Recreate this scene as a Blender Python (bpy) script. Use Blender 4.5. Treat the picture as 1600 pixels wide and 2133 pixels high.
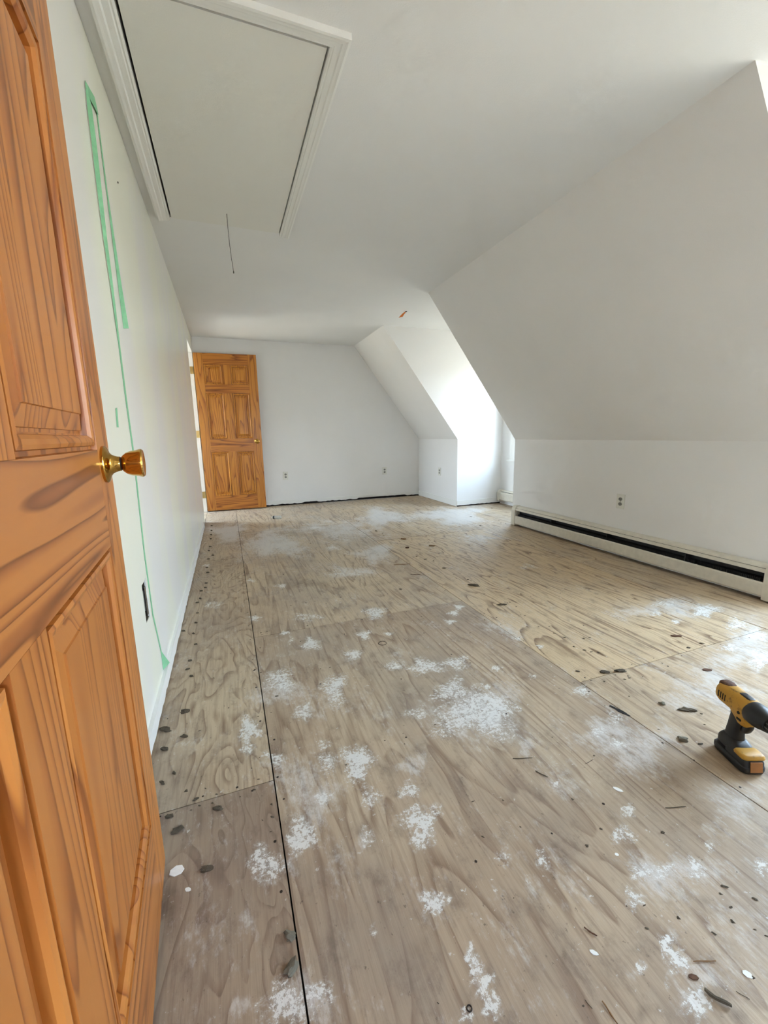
import bpy, math, random
import numpy as np
from mathutils import Vector, Matrix

SC = bpy.context.scene
COL = SC.collection
for o in list(bpy.data.objects):
    bpy.data.objects.remove(o)
random.seed(7)
RNG = np.random.RandomState(7)

# ------------------------------------------------------------------ camera
F_PX = 863.63
CAM = np.array([0.3104, 0.0, 0.9816])
YAW, PITCH, ROLL = 0.3565, -0.1845, -0.0186
fw = np.array([math.sin(YAW) * math.cos(PITCH), math.cos(YAW) * math.cos(PITCH), math.sin(PITCH)])
rt0 = np.array([math.cos(YAW), -math.sin(YAW), 0.0])
up0 = np.cross(rt0, fw)
rt = rt0 * math.cos(ROLL) + up0 * math.sin(ROLL)
up = np.cross(rt, fw)
cd = bpy.data.cameras.new('camera')
cd.sensor_fit = 'HORIZONTAL'
cd.sensor_width = 36.0
cd.lens = F_PX * 36.0 / 1600.0
cd.clip_start = 0.01
cam = bpy.data.objects.new('camera', cd)
COL.objects.link(cam)
cam.matrix_world = Matrix(((rt[0], up[0], -fw[0], CAM[0]), (rt[1], up[1], -fw[1], CAM[1]),
                           (rt[2], up[2], -fw[2], CAM[2]), (0, 0, 0, 1)))
SC.camera = cam

def ray(x, y):
    return fw + rt * (x - 800) / F_PX - up * (y - 1066.5) / F_PX
def onz(x, y, z=0.0):
    d = ray(x, y); return CAM + d * (z - CAM[2]) / d[2]
def onx(x, y, X=0.0):
    d = ray(x, y); return CAM + d * (X - CAM[0]) / d[0]
def ony(x, y, Y):
    d = ray(x, y); return CAM + d * (Y - CAM[1]) / d[1]

# ------------------------------------------------------------------ daylight, exposure
SC.view_settings.view_transform = 'Standard'
SC.view_settings.look = 'None'
SC.view_settings.exposure = 2.0
SC.view_settings.gamma = 1.0
SC.view_settings.use_curve_mapping = False
SC.cycles.use_denoising = True
SC.cycles.max_bounces = 7
SC.cycles.diffuse_bounces = 5
SC.cycles.glossy_bounces = 3
SC.cycles.use_adaptive_sampling = True
SC.cycles.adaptive_threshold = 0.09
SC.cycles.adaptive_min_samples = 20
SC.cycles.sample_clamp_indirect = 8.0
W = bpy.data.worlds.new('daylight')
SC.world = W
W.use_nodes = True
wn, wl = W.node_tree.nodes, W.node_tree.links
wn.clear()
w_out = wn.new('ShaderNodeOutputWorld')
w_bg = wn.new('ShaderNodeBackground')
w_tc = wn.new('ShaderNodeTexCoord')
w_sep = wn.new('ShaderNodeSeparateXYZ')
w_map = wn.new('ShaderNodeMapRange')
w_ramp = wn.new('ShaderNodeValToRGB')
wl.new(w_tc.outputs['Generated'], w_sep.inputs[0])
w_map.inputs['From Min'].default_value = -1.0
w_map.inputs['From Max'].default_value = 1.0
wl.new(w_sep.outputs['Z'], w_map.inputs['Value'])
wl.new(w_map.outputs[0], w_ramp.inputs[0])
wl.new(w_ramp.outputs[0], w_bg.inputs['Color'])
wl.new(w_bg.outputs[0], w_out.inputs['Surface'])
cr = w_ramp.color_ramp
GROUND = (0.52, 0.50, 0.44, 1)          # sunlit yard below the window
HORIZON = (1.0, 1.05, 1.12, 1)
ZENITH = (1.0, 1.38, 1.95, 1)
cr.elements[0].position = 0.0;  cr.elements[0].color = GROUND
cr.elements[1].position = 1.0;  cr.elements[1].color = ZENITH
e = cr.elements.new(0.485); e.color = GROUND
e = cr.elements.new(0.515); e.color = HORIZON
e = cr.elements.new(0.68); e.color = (1.05, 1.36, 1.80, 1)
w_bg.inputs['Strength'].default_value = 9.0

def portal(loc, sy, sz, face):
    ld = bpy.data.lights.new('window_portal', 'AREA')
    ld.shape = 'RECTANGLE'; ld.size = sy; ld.size_y = sz
    ld.cycles.is_portal = True
    o = bpy.data.objects.new('window_portal', ld); COL.objects.link(o)
    z = Vector((-face, 0, 0)); yv = Vector((0, 0, 1)); xv = yv.cross(z)
    o.matrix_world = Matrix(((xv.x, yv.x, z.x, loc[0]), (xv.y, yv.y, z.y, loc[1]), (xv.z, yv.z, z.z, loc[2]), (0, 0, 0, 1)))
    return o

# ------------------------------------------------------------------ room dimensions (metres)
RW, RC, RH, HK, RD = 3.183, 2.157, 2.249, 0.905, 6.070      # knee wall x, ceiling crease x, ceiling z, knee height, far wall y
D1, D2, WX = 3.688, 4.870, 3.881                            # dormer from, to, window wall x
N1, N2 = -0.04, 1.143                                       # the other dormer
NY = -0.085                                                 # near wall face
DJ0, DJ1 = 5.236, 6.022                                     # doorway in the left wall
S1, S2, S3 = 0.3615, 1.551, 2.741                           # plywood joints
WIN = {'far': (4.00, 4.54, 0.62, 1.90), 'near': (0.16, 0.94, 0.60, 1.92)}
for k in WIN:
    y0, y1, z0, z1 = WIN[k]
    portal((WX + 0.055, (y0 + y1) / 2, (z0 + z1) / 2), y1 - y0, z1 - z0, -1)
LWX = -1.5
LWIN = (5.62, 6.50, 0.65, 1.90)
HALL_FILL = (0.50, 0.95, 0.95, 1.65)  # unseen hall opening, added for fill light from behind
hp = portal(((HALL_FILL[0] + HALL_FILL[1]) / 2, -2.45, (HALL_FILL[2] + HALL_FILL[3]) / 2), HALL_FILL[1] - HALL_FILL[0], HALL_FILL[3] - HALL_FILL[2], 1)
hp.matrix_world = Matrix.Translation(hp.matrix_world.translation) @ Matrix.Rotation(math.radians(90), 4, 'X')
portal((LWX - 0.055, (LWIN[0] + LWIN[1]) / 2, (LWIN[2] + LWIN[3]) / 2), LWIN[1] - LWIN[0], LWIN[3] - LWIN[2], 1)

# ------------------------------------------------------------------ node helpers
class NT:
    def __init__(s, name):
        s.m = bpy.data.materials.new(name); s.m.use_nodes = True
        s.t = s.m.node_tree; s.t.nodes.clear()
        s.out = s.n('ShaderNodeOutputMaterial')
        s.b = s.n('ShaderNodeBsdfPrincipled')
        s.l(s.b.outputs[0], s.out.inputs[0])
    def n(s, typ, **kw):
        nd = s.t.nodes.new(typ)
        for k, v in kw.items(): setattr(nd, k, v)
        return nd
    def l(s, a, b): s.t.links.new(a, b)
    def put(s, sock, v):
        if hasattr(v, 'links') or isinstance(v, bpy.types.NodeSocket): s.l(v, sock)
        else: sock.default_value = v
    def math(s, op, a, b=0.0, c=None, clamp=False):
        nd = s.n('ShaderNodeMath', operation=op); nd.use_clamp = clamp
        s.put(nd.inputs[0], a); s.put(nd.inputs[1], b)
        if c is not None: s.put(nd.inputs[2], c)
        return nd.outputs[0]
    def vmul(s, v, xyz):
        nd = s.n('ShaderNodeVectorMath', operation='MULTIPLY'); s.put(nd.inputs[0], v); nd.inputs[1].default_value = xyz
        return nd.outputs[0]
    def vadd(s, a, b):
        nd = s.n('ShaderNodeVectorMath', operation='ADD'); s.put(nd.inputs[0], a); s.put(nd.inputs[1], b)
        return nd.outputs[0]
    def noise(s, vec, scale, detail=3.0, rough=0.5, dist=0.0):
        nd = s.n('ShaderNodeTexNoise'); s.put(nd.inputs['Vector'], vec)
        nd.inputs['Scale'].default_value = scale; nd.inputs['Detail'].default_value = detail
        nd.inputs['Roughness'].default_value = rough; nd.inputs['Distortion'].default_value = dist
        return nd.outputs['Fac']
    def ramp(s, fac, stops, interp='LINEAR'):
        nd = s.n('ShaderNodeValToRGB'); s.put(nd.inputs[0], fac); r = nd.color_ramp; r.interpolation = interp
        while len(r.elements) > 1: r.elements.remove(r.elements[-1])
        r.elements[0].position = stops[0][0]; r.elements[0].color = col(stops[0][1])
        for p, c in stops[1:]:
            el = r.elements.new(p); el.color = col(c)
        return nd.outputs[0]
    def mix(s, fac, a, b, mode='MIX'):
        nd = s.n('ShaderNodeMix', data_type='RGBA'); nd.blend_type = mode
        s.put(nd.inputs[0], fac); s.put(nd.inputs[6], col(a) if isinstance(a, (tuple, list, str)) else a)
        s.put(nd.inputs[7], col(b) if isinstance(b, (tuple, list, str)) else b)
        return nd.outputs[2]
    def smooth(s, v, a, b, lo=0.0, hi=1.0):
        nd = s.n('ShaderNodeMapRange'); nd.interpolation_type = 'SMOOTHSTEP'
        s.put(nd.inputs[0], v)
        for i, x in enumerate((a, b, lo, hi)): nd.inputs[i + 1].default_value = x
        return nd.outputs[0]
    def obj(s): return s.n('ShaderNodeTexCoord').outputs['Object']
    def pos(s): return s.n('ShaderNodeNewGeometry').outputs['Position']
    def rnd(s): return s.n('ShaderNodeObjectInfo').outputs['Random']
    def bump(s, h, strength=0.3, dist=0.01):
        nd = s.n('ShaderNodeBump'); nd.inputs['Strength'].default_value = strength; nd.inputs['Distance'].default_value = dist
        s.put(nd.inputs['Height'], h); s.l(nd.outputs[0], s.b.inputs['Normal'])
    def set(s, color=None, rough=None, metal=None, spec=None, **kw):
        if color is not None: s.put(s.b.inputs['Base Color'], col(color) if isinstance(color, (tuple, list, str)) else color)
        if rough is not None: s.put(s.b.inputs['Roughness'], rough)
        if metal is not None: s.b.inputs['Metallic'].default_value = metal
        if spec is not None: s.b.inputs['Specular IOR Level'].default_value = spec
        for k, v in kw.items(): s.put(s.b.inputs[k], v)
        return s.m
def col(c):
    if isinstance(c, str):
        c = c.lstrip('#'); v = [int(c[i:i + 2], 16) / 255 for i in (0, 2, 4)]
        return tuple(((x / 12.92) if x <= 0.04045 else ((x + 0.055) / 1.055) ** 2.4) for x in v) + (1.0,)
    return tuple(c) if len(c) == 4 else tuple(c) + (1.0,)

MAT = {}
def plain(name, c, rough=0.5, metal=0.0, var=0.06, spec=0.5, bump=0.0, scale=30):
    t = NT(name)
    n = t.noise(t.obj(), scale, 4)
    base = col(c)
    lo = tuple(x * (1 - var * 2) for x in base[:3]); hi = tuple(min(1, x * (1 + var)) for x in base[:3])
    t.set(t.ramp(n, [(0.3, lo), (0.7, hi)]), rough, metal, spec)
    if bump: t.bump(n, bump, 0.002)
    MAT[name] = t.m
    return t.m

# painted drywall: white, faint roller texture and scuffs
def paint(name, c, rough, streak=0.0, sheen_tint=None):
    t = NT(name); p = t.pos()
    big = t.noise(p, 1.3, 4, 0.6)
    base = col(c)
    cc = t.ramp(big, [(0.25, tuple(x * 0.95 for x in base[:3])), (0.75, base)])
    scuff = t.smooth(t.noise(t.vmul(p, (1, 1, 3)), 5.0, 8, 0.7), 0.66, 0.80)
    cc = t.mix(t.math('MULTIPLY', scuff, 0.0 if streak else 0.13), cc, '#a89f8e')
    fine = t.noise(p, 240, 2)
    if streak:
        st = t.noise(t.vmul(p, (1, 1, 0.25)), 2.6, 2, 0.5)
        cc = t.mix(t.math('MULTIPLY', t.smooth(st, 0.40, 0.62), 0.5), cc, sheen_tint)  # soft lavender streaks imitate reflected daylight in the wall colour
        rr = rough
        t.set(cc, rr, spec=0.5)
    else:
        t.bump(fine, 0.10, 0.004)
        t.set(cc, rough, spec=0.4)
    MAT[name] = t.m
    return t.m
paint('paint_white', '#eceae7', 0.55)
paint('paint_ceiling', '#e8e7e4', 0.75)
paint('paint_wall_left', '#ebead9', 0.33, 1.0, '#e2dee2')
paint('paint_trim', '#ecebe6', 0.35)
paint('paint_hatch', '#e4e2da', 0.55)
plain('heater_enamel', '#d8d2c3', 0.35, var=0.04, spec=0.5)
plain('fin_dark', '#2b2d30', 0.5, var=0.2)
plain('copper_dull', '#6f6257', 0.45, metal=0.6, var=0.2)
plain('outlet_plastic', '#dfddd3', 0.3, var=0.02)
plain('outlet_grey', '#8f8d86', 0.4, var=0.1)
plain('slot_dark', '#14120f', 0.7)
plain('brass', '#c79a4b', 0.10, metal=1.0, var=0.03)
plain('brass_dull', '#a98c58', 0.3, metal=1.0, var=0.1)
plain('iron_dark', '#33281f', 0.6, metal=0.4, var=0.3)
plain('tape_green', '#86c497', 0.6, var=0.06, scale=60)
plain('tool_black', '#191a1d', 0.45, var=0.15)
plain('tool_grey', '#5a5c60', 0.5, var=0.1)
plain('battery_label', '#a56d38', 0.45, var=0.1)
plain('steel', '#9a9a9a', 0.25, metal=1.0)
plain('string_grey', '#57524a', 0.9)
plain('orange_plastic', '#e07b2c', 0.5)
plain('gap_dark', '#17100b', 0.9)
plain('pad_dark', '#5d5140', 0.95, var=0.35, bump=0.6, scale=180)
plain('pad_grey', '#7d7767', 0.95, var=0.35, bump=0.6, scale=180)
plain('chip_wood', '#8a6742', 0.8, var=0.3, scale=120)
plain('chip_brown', '#5b3a22', 0.8, var=0.3, scale=120)
plain('chip_white', '#e6e6e2', 0.7, var=0.05)
plain('sub_board', '#6b5a45', 0.9)
plain('box_metal', '#5d5648', 0.6, metal=0.3, var=0.3)

# worn yellow tool plastic with grime
t = NT('tool_yellow'); p = t.obj()
n = t.smooth(t.noise(p, 55, 6, 0.7), 0.54, 0.70)
t.set(t.mix(t.math('MULTIPLY', n, 0.85), '#b98a2b', '#4a3516'), 0.5)
MAT['tool_yellow'] = t.m
# clear plastic
t = NT('clear_plastic'); t.set('#e8ebe8', 0.25, **{'Transmission Weight': 0.75, 'IOR': 1.2}); MAT['clear_plastic'] = t.m
# window glass: mostly clear with a faint sheen
t = NT('window_glass')
tr = t.n('ShaderNodeBsdfTransparent'); tr.inputs[0].default_value = (0.95, 0.97, 0.96, 1)
gl = t.n('ShaderNodeBsdfGlossy'); gl.inputs['Roughness'].default_value = 0.02
mx = t.n('ShaderNodeMixShader'); mx.inputs[0].default_value = 0.05; t.l(tr.outputs[0], mx.inputs[1]); t.l(gl.outputs[0], mx.inputs[2])
t.l(mx.outputs[0], t.out.inputs[0]); MAT['window_glass'] = t.m

t = NT('dimmer_sheet')  # half-clear grey sheet, added to dim the far window
tr = t.n('ShaderNodeBsdfTransparent'); df = t.n('ShaderNodeBsdfDiffuse'); df.inputs[0].default_value = col('#4a4c4e')
mx = t.n('ShaderNodeMixShader'); mx.inputs[0].default_value = 0.45
t.l(tr.outputs[0], mx.inputs[1]); t.l(df.outputs[0], mx.inputs[2]); t.l(mx.outputs[0], t.out.inputs[0]); MAT['dimmer_sheet'] = t.m

# varnished pine: grain along local Z ('v') or along local X ('h')
def pine(name, axis, light, mid, dark):
    t = NT(name); p = t.obj()
    r = t.n('ShaderNodeVectorMath', operation='SCALE'); r.inputs[0].default_value = (3.1, 1.7, 5.3)
    t.l(t.math('MULTIPLY', t.rnd(), 9.0), r.inputs['Scale'])
    p = t.vadd(p, r.outputs[0])
    st = (1, 1, 0.07) if axis == 'v' else (0.07, 1, 1)
    g = t.noise(t.vmul(p, st), 7.0, 2.0, 0.45, 0.25)
    rings = t.math('FRACT', t.math('MULTIPLY', g, 15.0))
    line = t.ramp(rings, [(0.0, light), (0.40, light), (0.78, mid), (0.92, dark), (1.0, light)])
    broad = t.noise(t.vmul(p, st), 2.6, 2)
    c = t.mix(t.smooth(broad, 0.35, 0.70), line, t.mix(0.30, line, dark))
    fib = t.noise(t.vmul(p, tuple(x if x == 1 else 0.02 for x in st)), 160, 2)
    c = t.mix(t.math('MULTIPLY', fib, 0.25), c, mid)
    t.set(c, 0.38, spec=0.4, **{'Coat Weight': 0.12, 'Coat Roughness': 0.22})
    t.bump(fib, 0.04, 0.002)
    MAT[name] = t.m
pine('pine_v', 'v', '#bf7a38', '#a9642a', '#7e4315')
pine('pine_h', 'h', '#bb773a', '#9d5c2b', '#74401b')
pine('pine_far_v', 'v', '#cf882f', '#b36c20', '#7f430d')
pine('pine_far_h', 'h', '#c57c2a', '#9d5a1a', '#723b0a')

# bare, dirty plywood subfloor; 'wear' holds dried plaster (R), dusty film plus painted far daylight (G) and dark stains (B)
t = NT('plywood'); p = t.pos()
r = t.n('ShaderNodeVectorMath', operation='SCALE'); r.inputs[0].default_value = (7.3, 3.7, 0)
t.l(t.math('MULTIPLY', t.rnd(), 11.0), r.inputs['Scale'])
q = t.vadd(p, r.outputs[0])
ga = t.n('ShaderNodeAttribute', attribute_type='OBJECT', attribute_name='grain').outputs['Fac']
sa = t.n('ShaderNodeAttribute', attribute_type='OBJECT', attribute_name='stretch').outputs['Fac']
da = t.n('ShaderNodeAttribute', attribute_type='OBJECT', attribute_name='dark').outputs['Fac']
cx = t.n('ShaderNodeCombineXYZ'); cx.inputs[0].default_value = 1.0; cx.inputs[2].default_value = 1.0; t.l(sa, cx.inputs[1])
sm_ = t.n('ShaderNodeVectorMath', operation='MULTIPLY'); t.l(q, sm_.inputs[0]); t.l(cx.outputs[0], sm_.inputs[1]); svec = sm_.outputs[0]
# rotary-cut grain: contour lines of a stretched noise
g = t.noise(svec, 2.6, 3.5, 0.52, 0.5)
gf = t.math('FRACT', t.math('MULTIPLY', g, t.math('ADD', t.math('MULTIPLY', sa, 90.0), t.math('ADD', 8.3, t.math('MULTIPLY', ga, 8.0)))))
line = t.ramp(gf, [(0.0, (0, 0, 0)), (0.58, (.06, .06, .06)), (0.84, (.75, .75, .75)), (0.94, (1, 1, 1)), (1.0, (0, 0, 0))])
br = t.smooth(t.noise(t.vmul(q, (1, 0.10, 1)), 26, 4, 0.65), 0.34, 0.60)
lw_ = t.math('MULTIPLY', t.math('MULTIPLY', line, br), t.math('ADD', 0.72, t.math('MULTIPLY', ga, 0.28)))
b1 = t.noise(q, 0.9, 5, 0.6)
base = t.ramp(b1, [(0.30, '#9f8972'), (0.50, '#b9a58b'), (0.70, '#cab99d')])
gold = t.mix(ga, base, '#c6ae8c')
c = t.mix(t.math('MULTIPLY', lw_, 0.92), gold, '#664830')
fib = t.noise(t.vmul(q, (1, 0.05, 1)), 110, 3, 0.6)
c = t.mix(t.math('MULTIPLY', t.smooth(fib, 0.42, 0.75), 0.38), c, '#6b5644')
# grey grime, trodden in
gr = t.smooth(t.noise(t.vmul(p, (1, 0.6, 1)), 2.1, 7, 0.68), 0.40, 0.66)
c = t.mix(t.math('MULTIPLY', t.math('MULTIPLY', gr, 0.50), t.math('SUBTRACT', 1.0, t.math('MULTIPLY', ga, 0.7))), c, '#8b8178')
gr2 = t.smooth(t.noise(t.vmul(p, (1, 0.6, 1)), 17, 6, 0.72), 0.50, 0.72)
c = t.mix(t.math('MULTIPLY', gr2, 0.48), c, '#5c4d42')
c = t.mix(t.math('MULTIPLY', da, 0.6), c, '#6a554a')
dk = t.smooth(t.noise(t.vmul(p, (1, 0.7, 1)), 64, 4, 0.75), 0.63, 0.70)
c = t.mix(t.math('MULTIPLY', dk, 0.55), c, '#3f3127')
wv = t.n('ShaderNodeAttribute', attribute_name='wear_light')
sp = t.n('ShaderNodeSeparateColor'); t.l(wv.outputs['Color'], sp.inputs[0])
stn = t.math('MULTIPLY', sp.outputs[2], t.smooth(t.noise(p, 22, 5, 0.7), 0.25, 0.6))
c = t.mix(t.math('MULTIPLY', stn, 0.8, clamp=True), c, '#4a3626')
scr = t.noise(t.vmul(p, (1, 0.45, 1)), 60, 6, 0.78)
fsum = t.math('ADD', t.math('MULTIPLY', sp.outputs[1], 0.8), t.math('ADD', t.math('MULTIPLY', t.math('SUBTRACT', scr, 0.5), 1.5), t.math('MULTIPLY', t.math('SUBTRACT', t.noise(t.vmul(p, (1, 0.55, 1)), 7.5, 5, 0.65), 0.48), 1.5)))
film = t.smooth(fsum, 0.10, 0.72)
spk = t.smooth(t.noise(p, 48, 4, 0.72), 0.645, 0.69)
film = t.math('MAXIMUM', film, t.math('MULTIPLY', spk, t.smooth(t.noise(p, 2.6, 4, 0.6), 0.38, 0.56)))
c = t.mix(t.math('MULTIPLY', film, 0.74), c, '#cfccc7')  # colours dust and the painted far daylight alike
cru = t.noise(p, 95, 5, 0.8)
edge = t.noise(p, 28, 4, 0.65)
th = t.math('ADD', t.math('MULTIPLY', sp.outputs[0], 0.80), t.math('MULTIPLY', t.math('SUBTRACT', edge, 0.5), 1.6))
th = t.math('ADD', th, t.math('MULTIPLY', t.math('SUBTRACT', cru, 0.5), 3.4))
th = t.math('MULTIPLY', th, t.smooth(sp.outputs[0], 0.02, 0.25))
pl = t.smooth(th, 0.46, 0.58)
halo = t.smooth(th, 0.0, 0.5)
c = t.mix(t.math('MULTIPLY', halo, 0.32), c, '#c9c6c0')
c = t.mix(t.math('MULTIPLY', pl, 0.90), c, '#d9d7d1')
h = t.math('ADD', t.math('MULTIPLY', pl, 0.8), t.math('MULTIPLY', fib, 0.35))
t.bump(h, 0.5, 0.004)
t.set(c, t.math('SUBTRACT', 0.55, t.math('MULTIPLY', gr, 0.12)), spec=0.4)
MAT['plywood'] = t.m

# ------------------------------------------------------------------ mesh helpers
class MB:
    def __init__(s): s.v = []; s.f = []
    def add(s, vs, fs):
        k = len(s.v); s.v += [tuple(map(float, x)) for x in vs]; s.f += [tuple(i + k for i in f) for f in fs]
        return s
    def box(s, x0, x1, y0, y1, z0, z1):
        return s.add([(x0, y0, z0), (x1, y0, z0), (x1, y1, z0), (x0, y1, z0), (x0, y0, z1), (x1, y0, z1), (x1, y1, z1), (x0, y1, z1)],
                     [(0, 3, 2, 1), (4, 5, 6, 7), (0, 1, 5, 4), (1, 2, 6, 5), (2, 3, 7, 6), (3, 0, 4, 7)])
    def prism(s, poly, axis, a, b):
        """poly: 2-D points, extruded along axis 'x','y' or 'z' from a to b"""
        def mk(u, v, w):
            return {'x': (w, u, v), 'y': (u, w, v), 'z': (u, v, w)}[axis]
        n = len(poly)
        return s.add([mk(u, v, a) for u, v in poly] + [mk(u, v, b) for u, v in poly],
                     [tuple(range(n))[::-1], tuple(range(n, 2 * n))] + [(i, (i + 1) % n, n + (i + 1) % n, n + i) for i in range(n)])
    def loft(s, rings, cap=True):
        n = len(rings[0]); vs = [p for r in rings for p in r]; fs = []
        for k in range(len(rings) - 1):
            for i in range(n):
                j = (i + 1) % n
                fs.append((k * n + i, k * n + j, (k + 1) * n + j, (k + 1) * n + i))
        if cap: fs += [tuple(range(n))[::-1], tuple(range((len(rings) - 1) * n, len(rings) * n))]
        return s.add(vs, fs)
    def lathe(s, prof, axis='x', n=24, org=(0, 0, 0)):
        rings = []
        for a, r in prof:
            ring = []
            for i in range(n):
                t = 2 * math.pi * i / n; u, v = r * math.cos(t), r * math.sin(t)
                ring.append({'x': (org[0] + a, org[1] + u, org[2] + v), 'y': (org[0] + u, org[1] + a, org[2] + v), 'z': (org[0] + u, org[1] + v, org[2] + a)}[axis])
            rings.append(ring)
        return s.loft(rings)
    def tube(s, pts, r, n=8):
        pts = [Vector(p) for p in pts]; rings = []
        for i, p in enumerate(pts):
            d = (pts[min(i + 1, len(pts) - 1)] - pts[max(i - 1, 0)]).normalized()
            a = d.orthogonal().normalized() if i == 0 else (a - d * a.dot(d)).normalized()
            b = d.cross(a); rr = r[i] if isinstance(r, (list, tuple)) else r
            rings.append([p + a * rr * math.cos(2 * math.pi * k / n) + b * rr * math.sin(2 * math.pi * k / n) for k in range(n)])
        return s.loft(rings)
    def build(s, name, mat, parent=None, smooth=False, bevel=0.0, loc=None):
        me = bpy.data.meshes.new(name); me.from_pydata(s.v, [], s.f); me.update()
        import bmesh
        bm = bmesh.new(); bm.from_mesh(me); bmesh.ops.recalc_face_normals(bm, faces=bm.faces)
        if bevel:
            bmesh.ops.bevel(bm, geom=list(bm.edges), offset=bevel, segments=2, affect='EDGES', profile=0.7, clamp_overlap=True)
        bm.to_mesh(me); bm.free()
        if smooth:
            me.polygons.foreach_set('use_smooth', [True] * len(me.polygons))
            if smooth != 'all':
                try: me.set_sharp_from_angle(angle=math.radians(38))
                except Exception: pass
        me.materials.append(MAT[mat])
        o = bpy.data.objects.new(name, me); COL.objects.link(o)
        if parent: o.parent = parent
        if loc: o.location = loc
        return o
def empty(name, loc=(0, 0, 0), rz=0.0):
    o = bpy.data.objects.new(name, None); COL.objects.link(o); o.location = loc; o.rotation_euler = (0, 0, rz)
    o.empty_display_size = 0.1
    return o
def tag(o, label, cat, group=None):
    o['label'] = label; o['category'] = cat
    if group: o['group'] = group
    return o
def struct(o, label=None):
    o['kind'] = 'structure'
    if label: o['label'] = label
    return o
def grid_wall(u0, u1, v0, v1, holes):
    """rectangles that tile [u0,u1]x[v0,v1] minus the holes"""
    us = sorted({u0, u1, *[h[0] for h in holes], *[h[1] for h in holes]}); vs = sorted({v0, v1, *[h[2] for h in holes], *[h[3] for h in holes]})
    out = []
    for a, b in zip(us, us[1:]):
        for c, d in zip(vs, vs[1:]):
            m, k = (a + b) / 2, (c + d) / 2
            if not any(h[0] < m < h[1] and h[2] < k < h[3] for h in holes): out.append((a, b, c, d))
    return out

# ------------------------------------------------------------------ room shell
TH = 0.12
OUT = (1.560, 1.628, 0.350, 0.488)          # bare socket opening in the left wall (y0,y1,z0,z1)
m = MB()
for a, b, c, d in grid_wall(NY - TH, RD, 0.0, RH, [(DJ0, DJ1, 0.0, 2.06), OUT]): m.box(-TH, 0, a, b, c, d)
wall_left = struct(m.build('wall_left', 'paint_wall_left'), 'long white wall with green tape and painted lavender sheen')
m = MB().box(-TH, RW + 0.2, RD, RD + TH, 0, RH)
wall_far = struct(m.build('wall_far', 'paint_white'), 'white gable end wall behind the pine door')
# ceiling with hatch opening
HX0, HX1, HY0, HY1 = 0.110, 0.737, 1.575, 2.945
m = MB()
for a, b, c, d in grid_wall(-TH, RC, NY - TH, RD + TH, [(HX0, HX1, HY0, HY1)]): m.box(a, b, c, d, RH, RH + 0.09)
m.box(RC, WX + TH, D1 - 0.06, D2 + 0.06, RH, RH + 0.09)
m.box(RC, WX + TH, N1 - 0.06, N2 + 0.06, RH, RH + 0.09)
ceiling = struct(m.build('ceiling', 'paint_ceiling'), 'flat white ceiling running into the dormers')
m = MB().box(HX0 - 0.02, HX1 + 0.02, HY0 - 0.02, HY1 + 0.02, RH + 0.12, RH + 0.14)
for a in ((HX0 - 0.02, HX0, HY0, HY1), (HX1, HX1 + 0.02, HY0, HY1), (HX0 - 0.02, HX1 + 0.02, HY0 - 0.02, HY0), (HX0 - 0.02, HX1 + 0.02, HY1, HY1 + 0.02)):
    m.box(a[0], a[1], a[2], a[3], RH + 0.091, RH + 0.12)
m.build('hatch_well', 'gap_dark', ceiling)
# slopes and knee walls
sl = [(RC, RH), (RW, HK), (RW + 0.12, HK), (RC + 0.12, RH + 0.09), (RC, RH + 0.09)]
for i, (a, b) in enumerate(((N2 + 0.06, D1 - 0.06), (D2 + 0.06, RD))):
    o = MB().prism(sl, 'y', a, b).build('ceiling_slope', 'paint_white'); struct(o, 'sloping white ceiling under the roof')
    o = MB().box(RW, RW + 0.12, a, b, 0, HK).build('wall_right', 'paint_white'); struct(o, 'low white knee wall under the slope')
# dormer cheeks and window walls
ck = [(RC, RH), (RW, HK), (RW, 0), (WX, 0), (WX, RH)]
for (a, b), key in (((D1, D2), 'far'), ((N1, N2), 'near')):
    for y, s in ((a, -1), (b, 1)):
        o = MB().prism(ck, 'y', y, y + 0.06 * s if not (key == 'near' and s < 0) else y - 0.045).build('wall_dormer', 'paint_white')
        struct(o, 'white cheek wall of the dormer')
    wy0, wy1, wz0, wz1 = WIN[key]
    m = MB()
    for p0, p1, q0, q1 in grid_wall(a - 0.06, b + 0.06, 0, RH, [(wy0, wy1, wz0, wz1)]): m.box(WX, WX + 0.05, p0, p1, q0, q1)
    struct(m.build('wall_window', 'paint_white'), 'white window wall inside the dormer')
# near wall behind the camera, with its doorway and a hall beyond, its opening added for fill light
ND0, ND1 = 0.150, 1.185
m = MB()
for a, b, c, d in grid_wall(-TH, WX + TH, 0, RH, [(ND0, ND1, 0, 2.06)]): m.box(a, b, NY - TH, NY, c, d)
struct(m.build('wall_near', 'paint_white'), 'white wall with the open doorway')
m = MB()
for a, b, c, d in grid_wall(-0.35, 1.8, 0, RH, [HALL_FILL]): m.box(a, b, -2.4, -2.3, c, d)
m.box(-0.45, -0.35, -2.4, NY - TH, 0, RH); m.box(1.8, 1.9, -2.4, NY - TH, 0, RH)
m.box(-0.45, 1.9, -2.4, NY - TH, RH, RH + 0.08)
struct(m.build('wall_hall', 'paint_white'), 'white hall beyond the doorway')
# landing beyond the far doorway, lit by its own window
m = MB()
for a, b, c, d in grid_wall(3.9, 6.7, 0, RH, [LWIN]): m.box(LWX - 0.05, LWX, a, b, c, d)
m.box(LWX, -TH, 3.8, 3.9, 0, RH); m.box(LWX, -TH, 6.7, 6.8, 0, RH); m.box(-TH, 0, RD, 6.8, 0, RH)
m.box(LWX - TH, -TH, 3.8, 6.8, RH, RH + 0.08)
struct(m.build('wall_landing', 'paint_white'), 'white landing beyond the far doorway')

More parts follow.
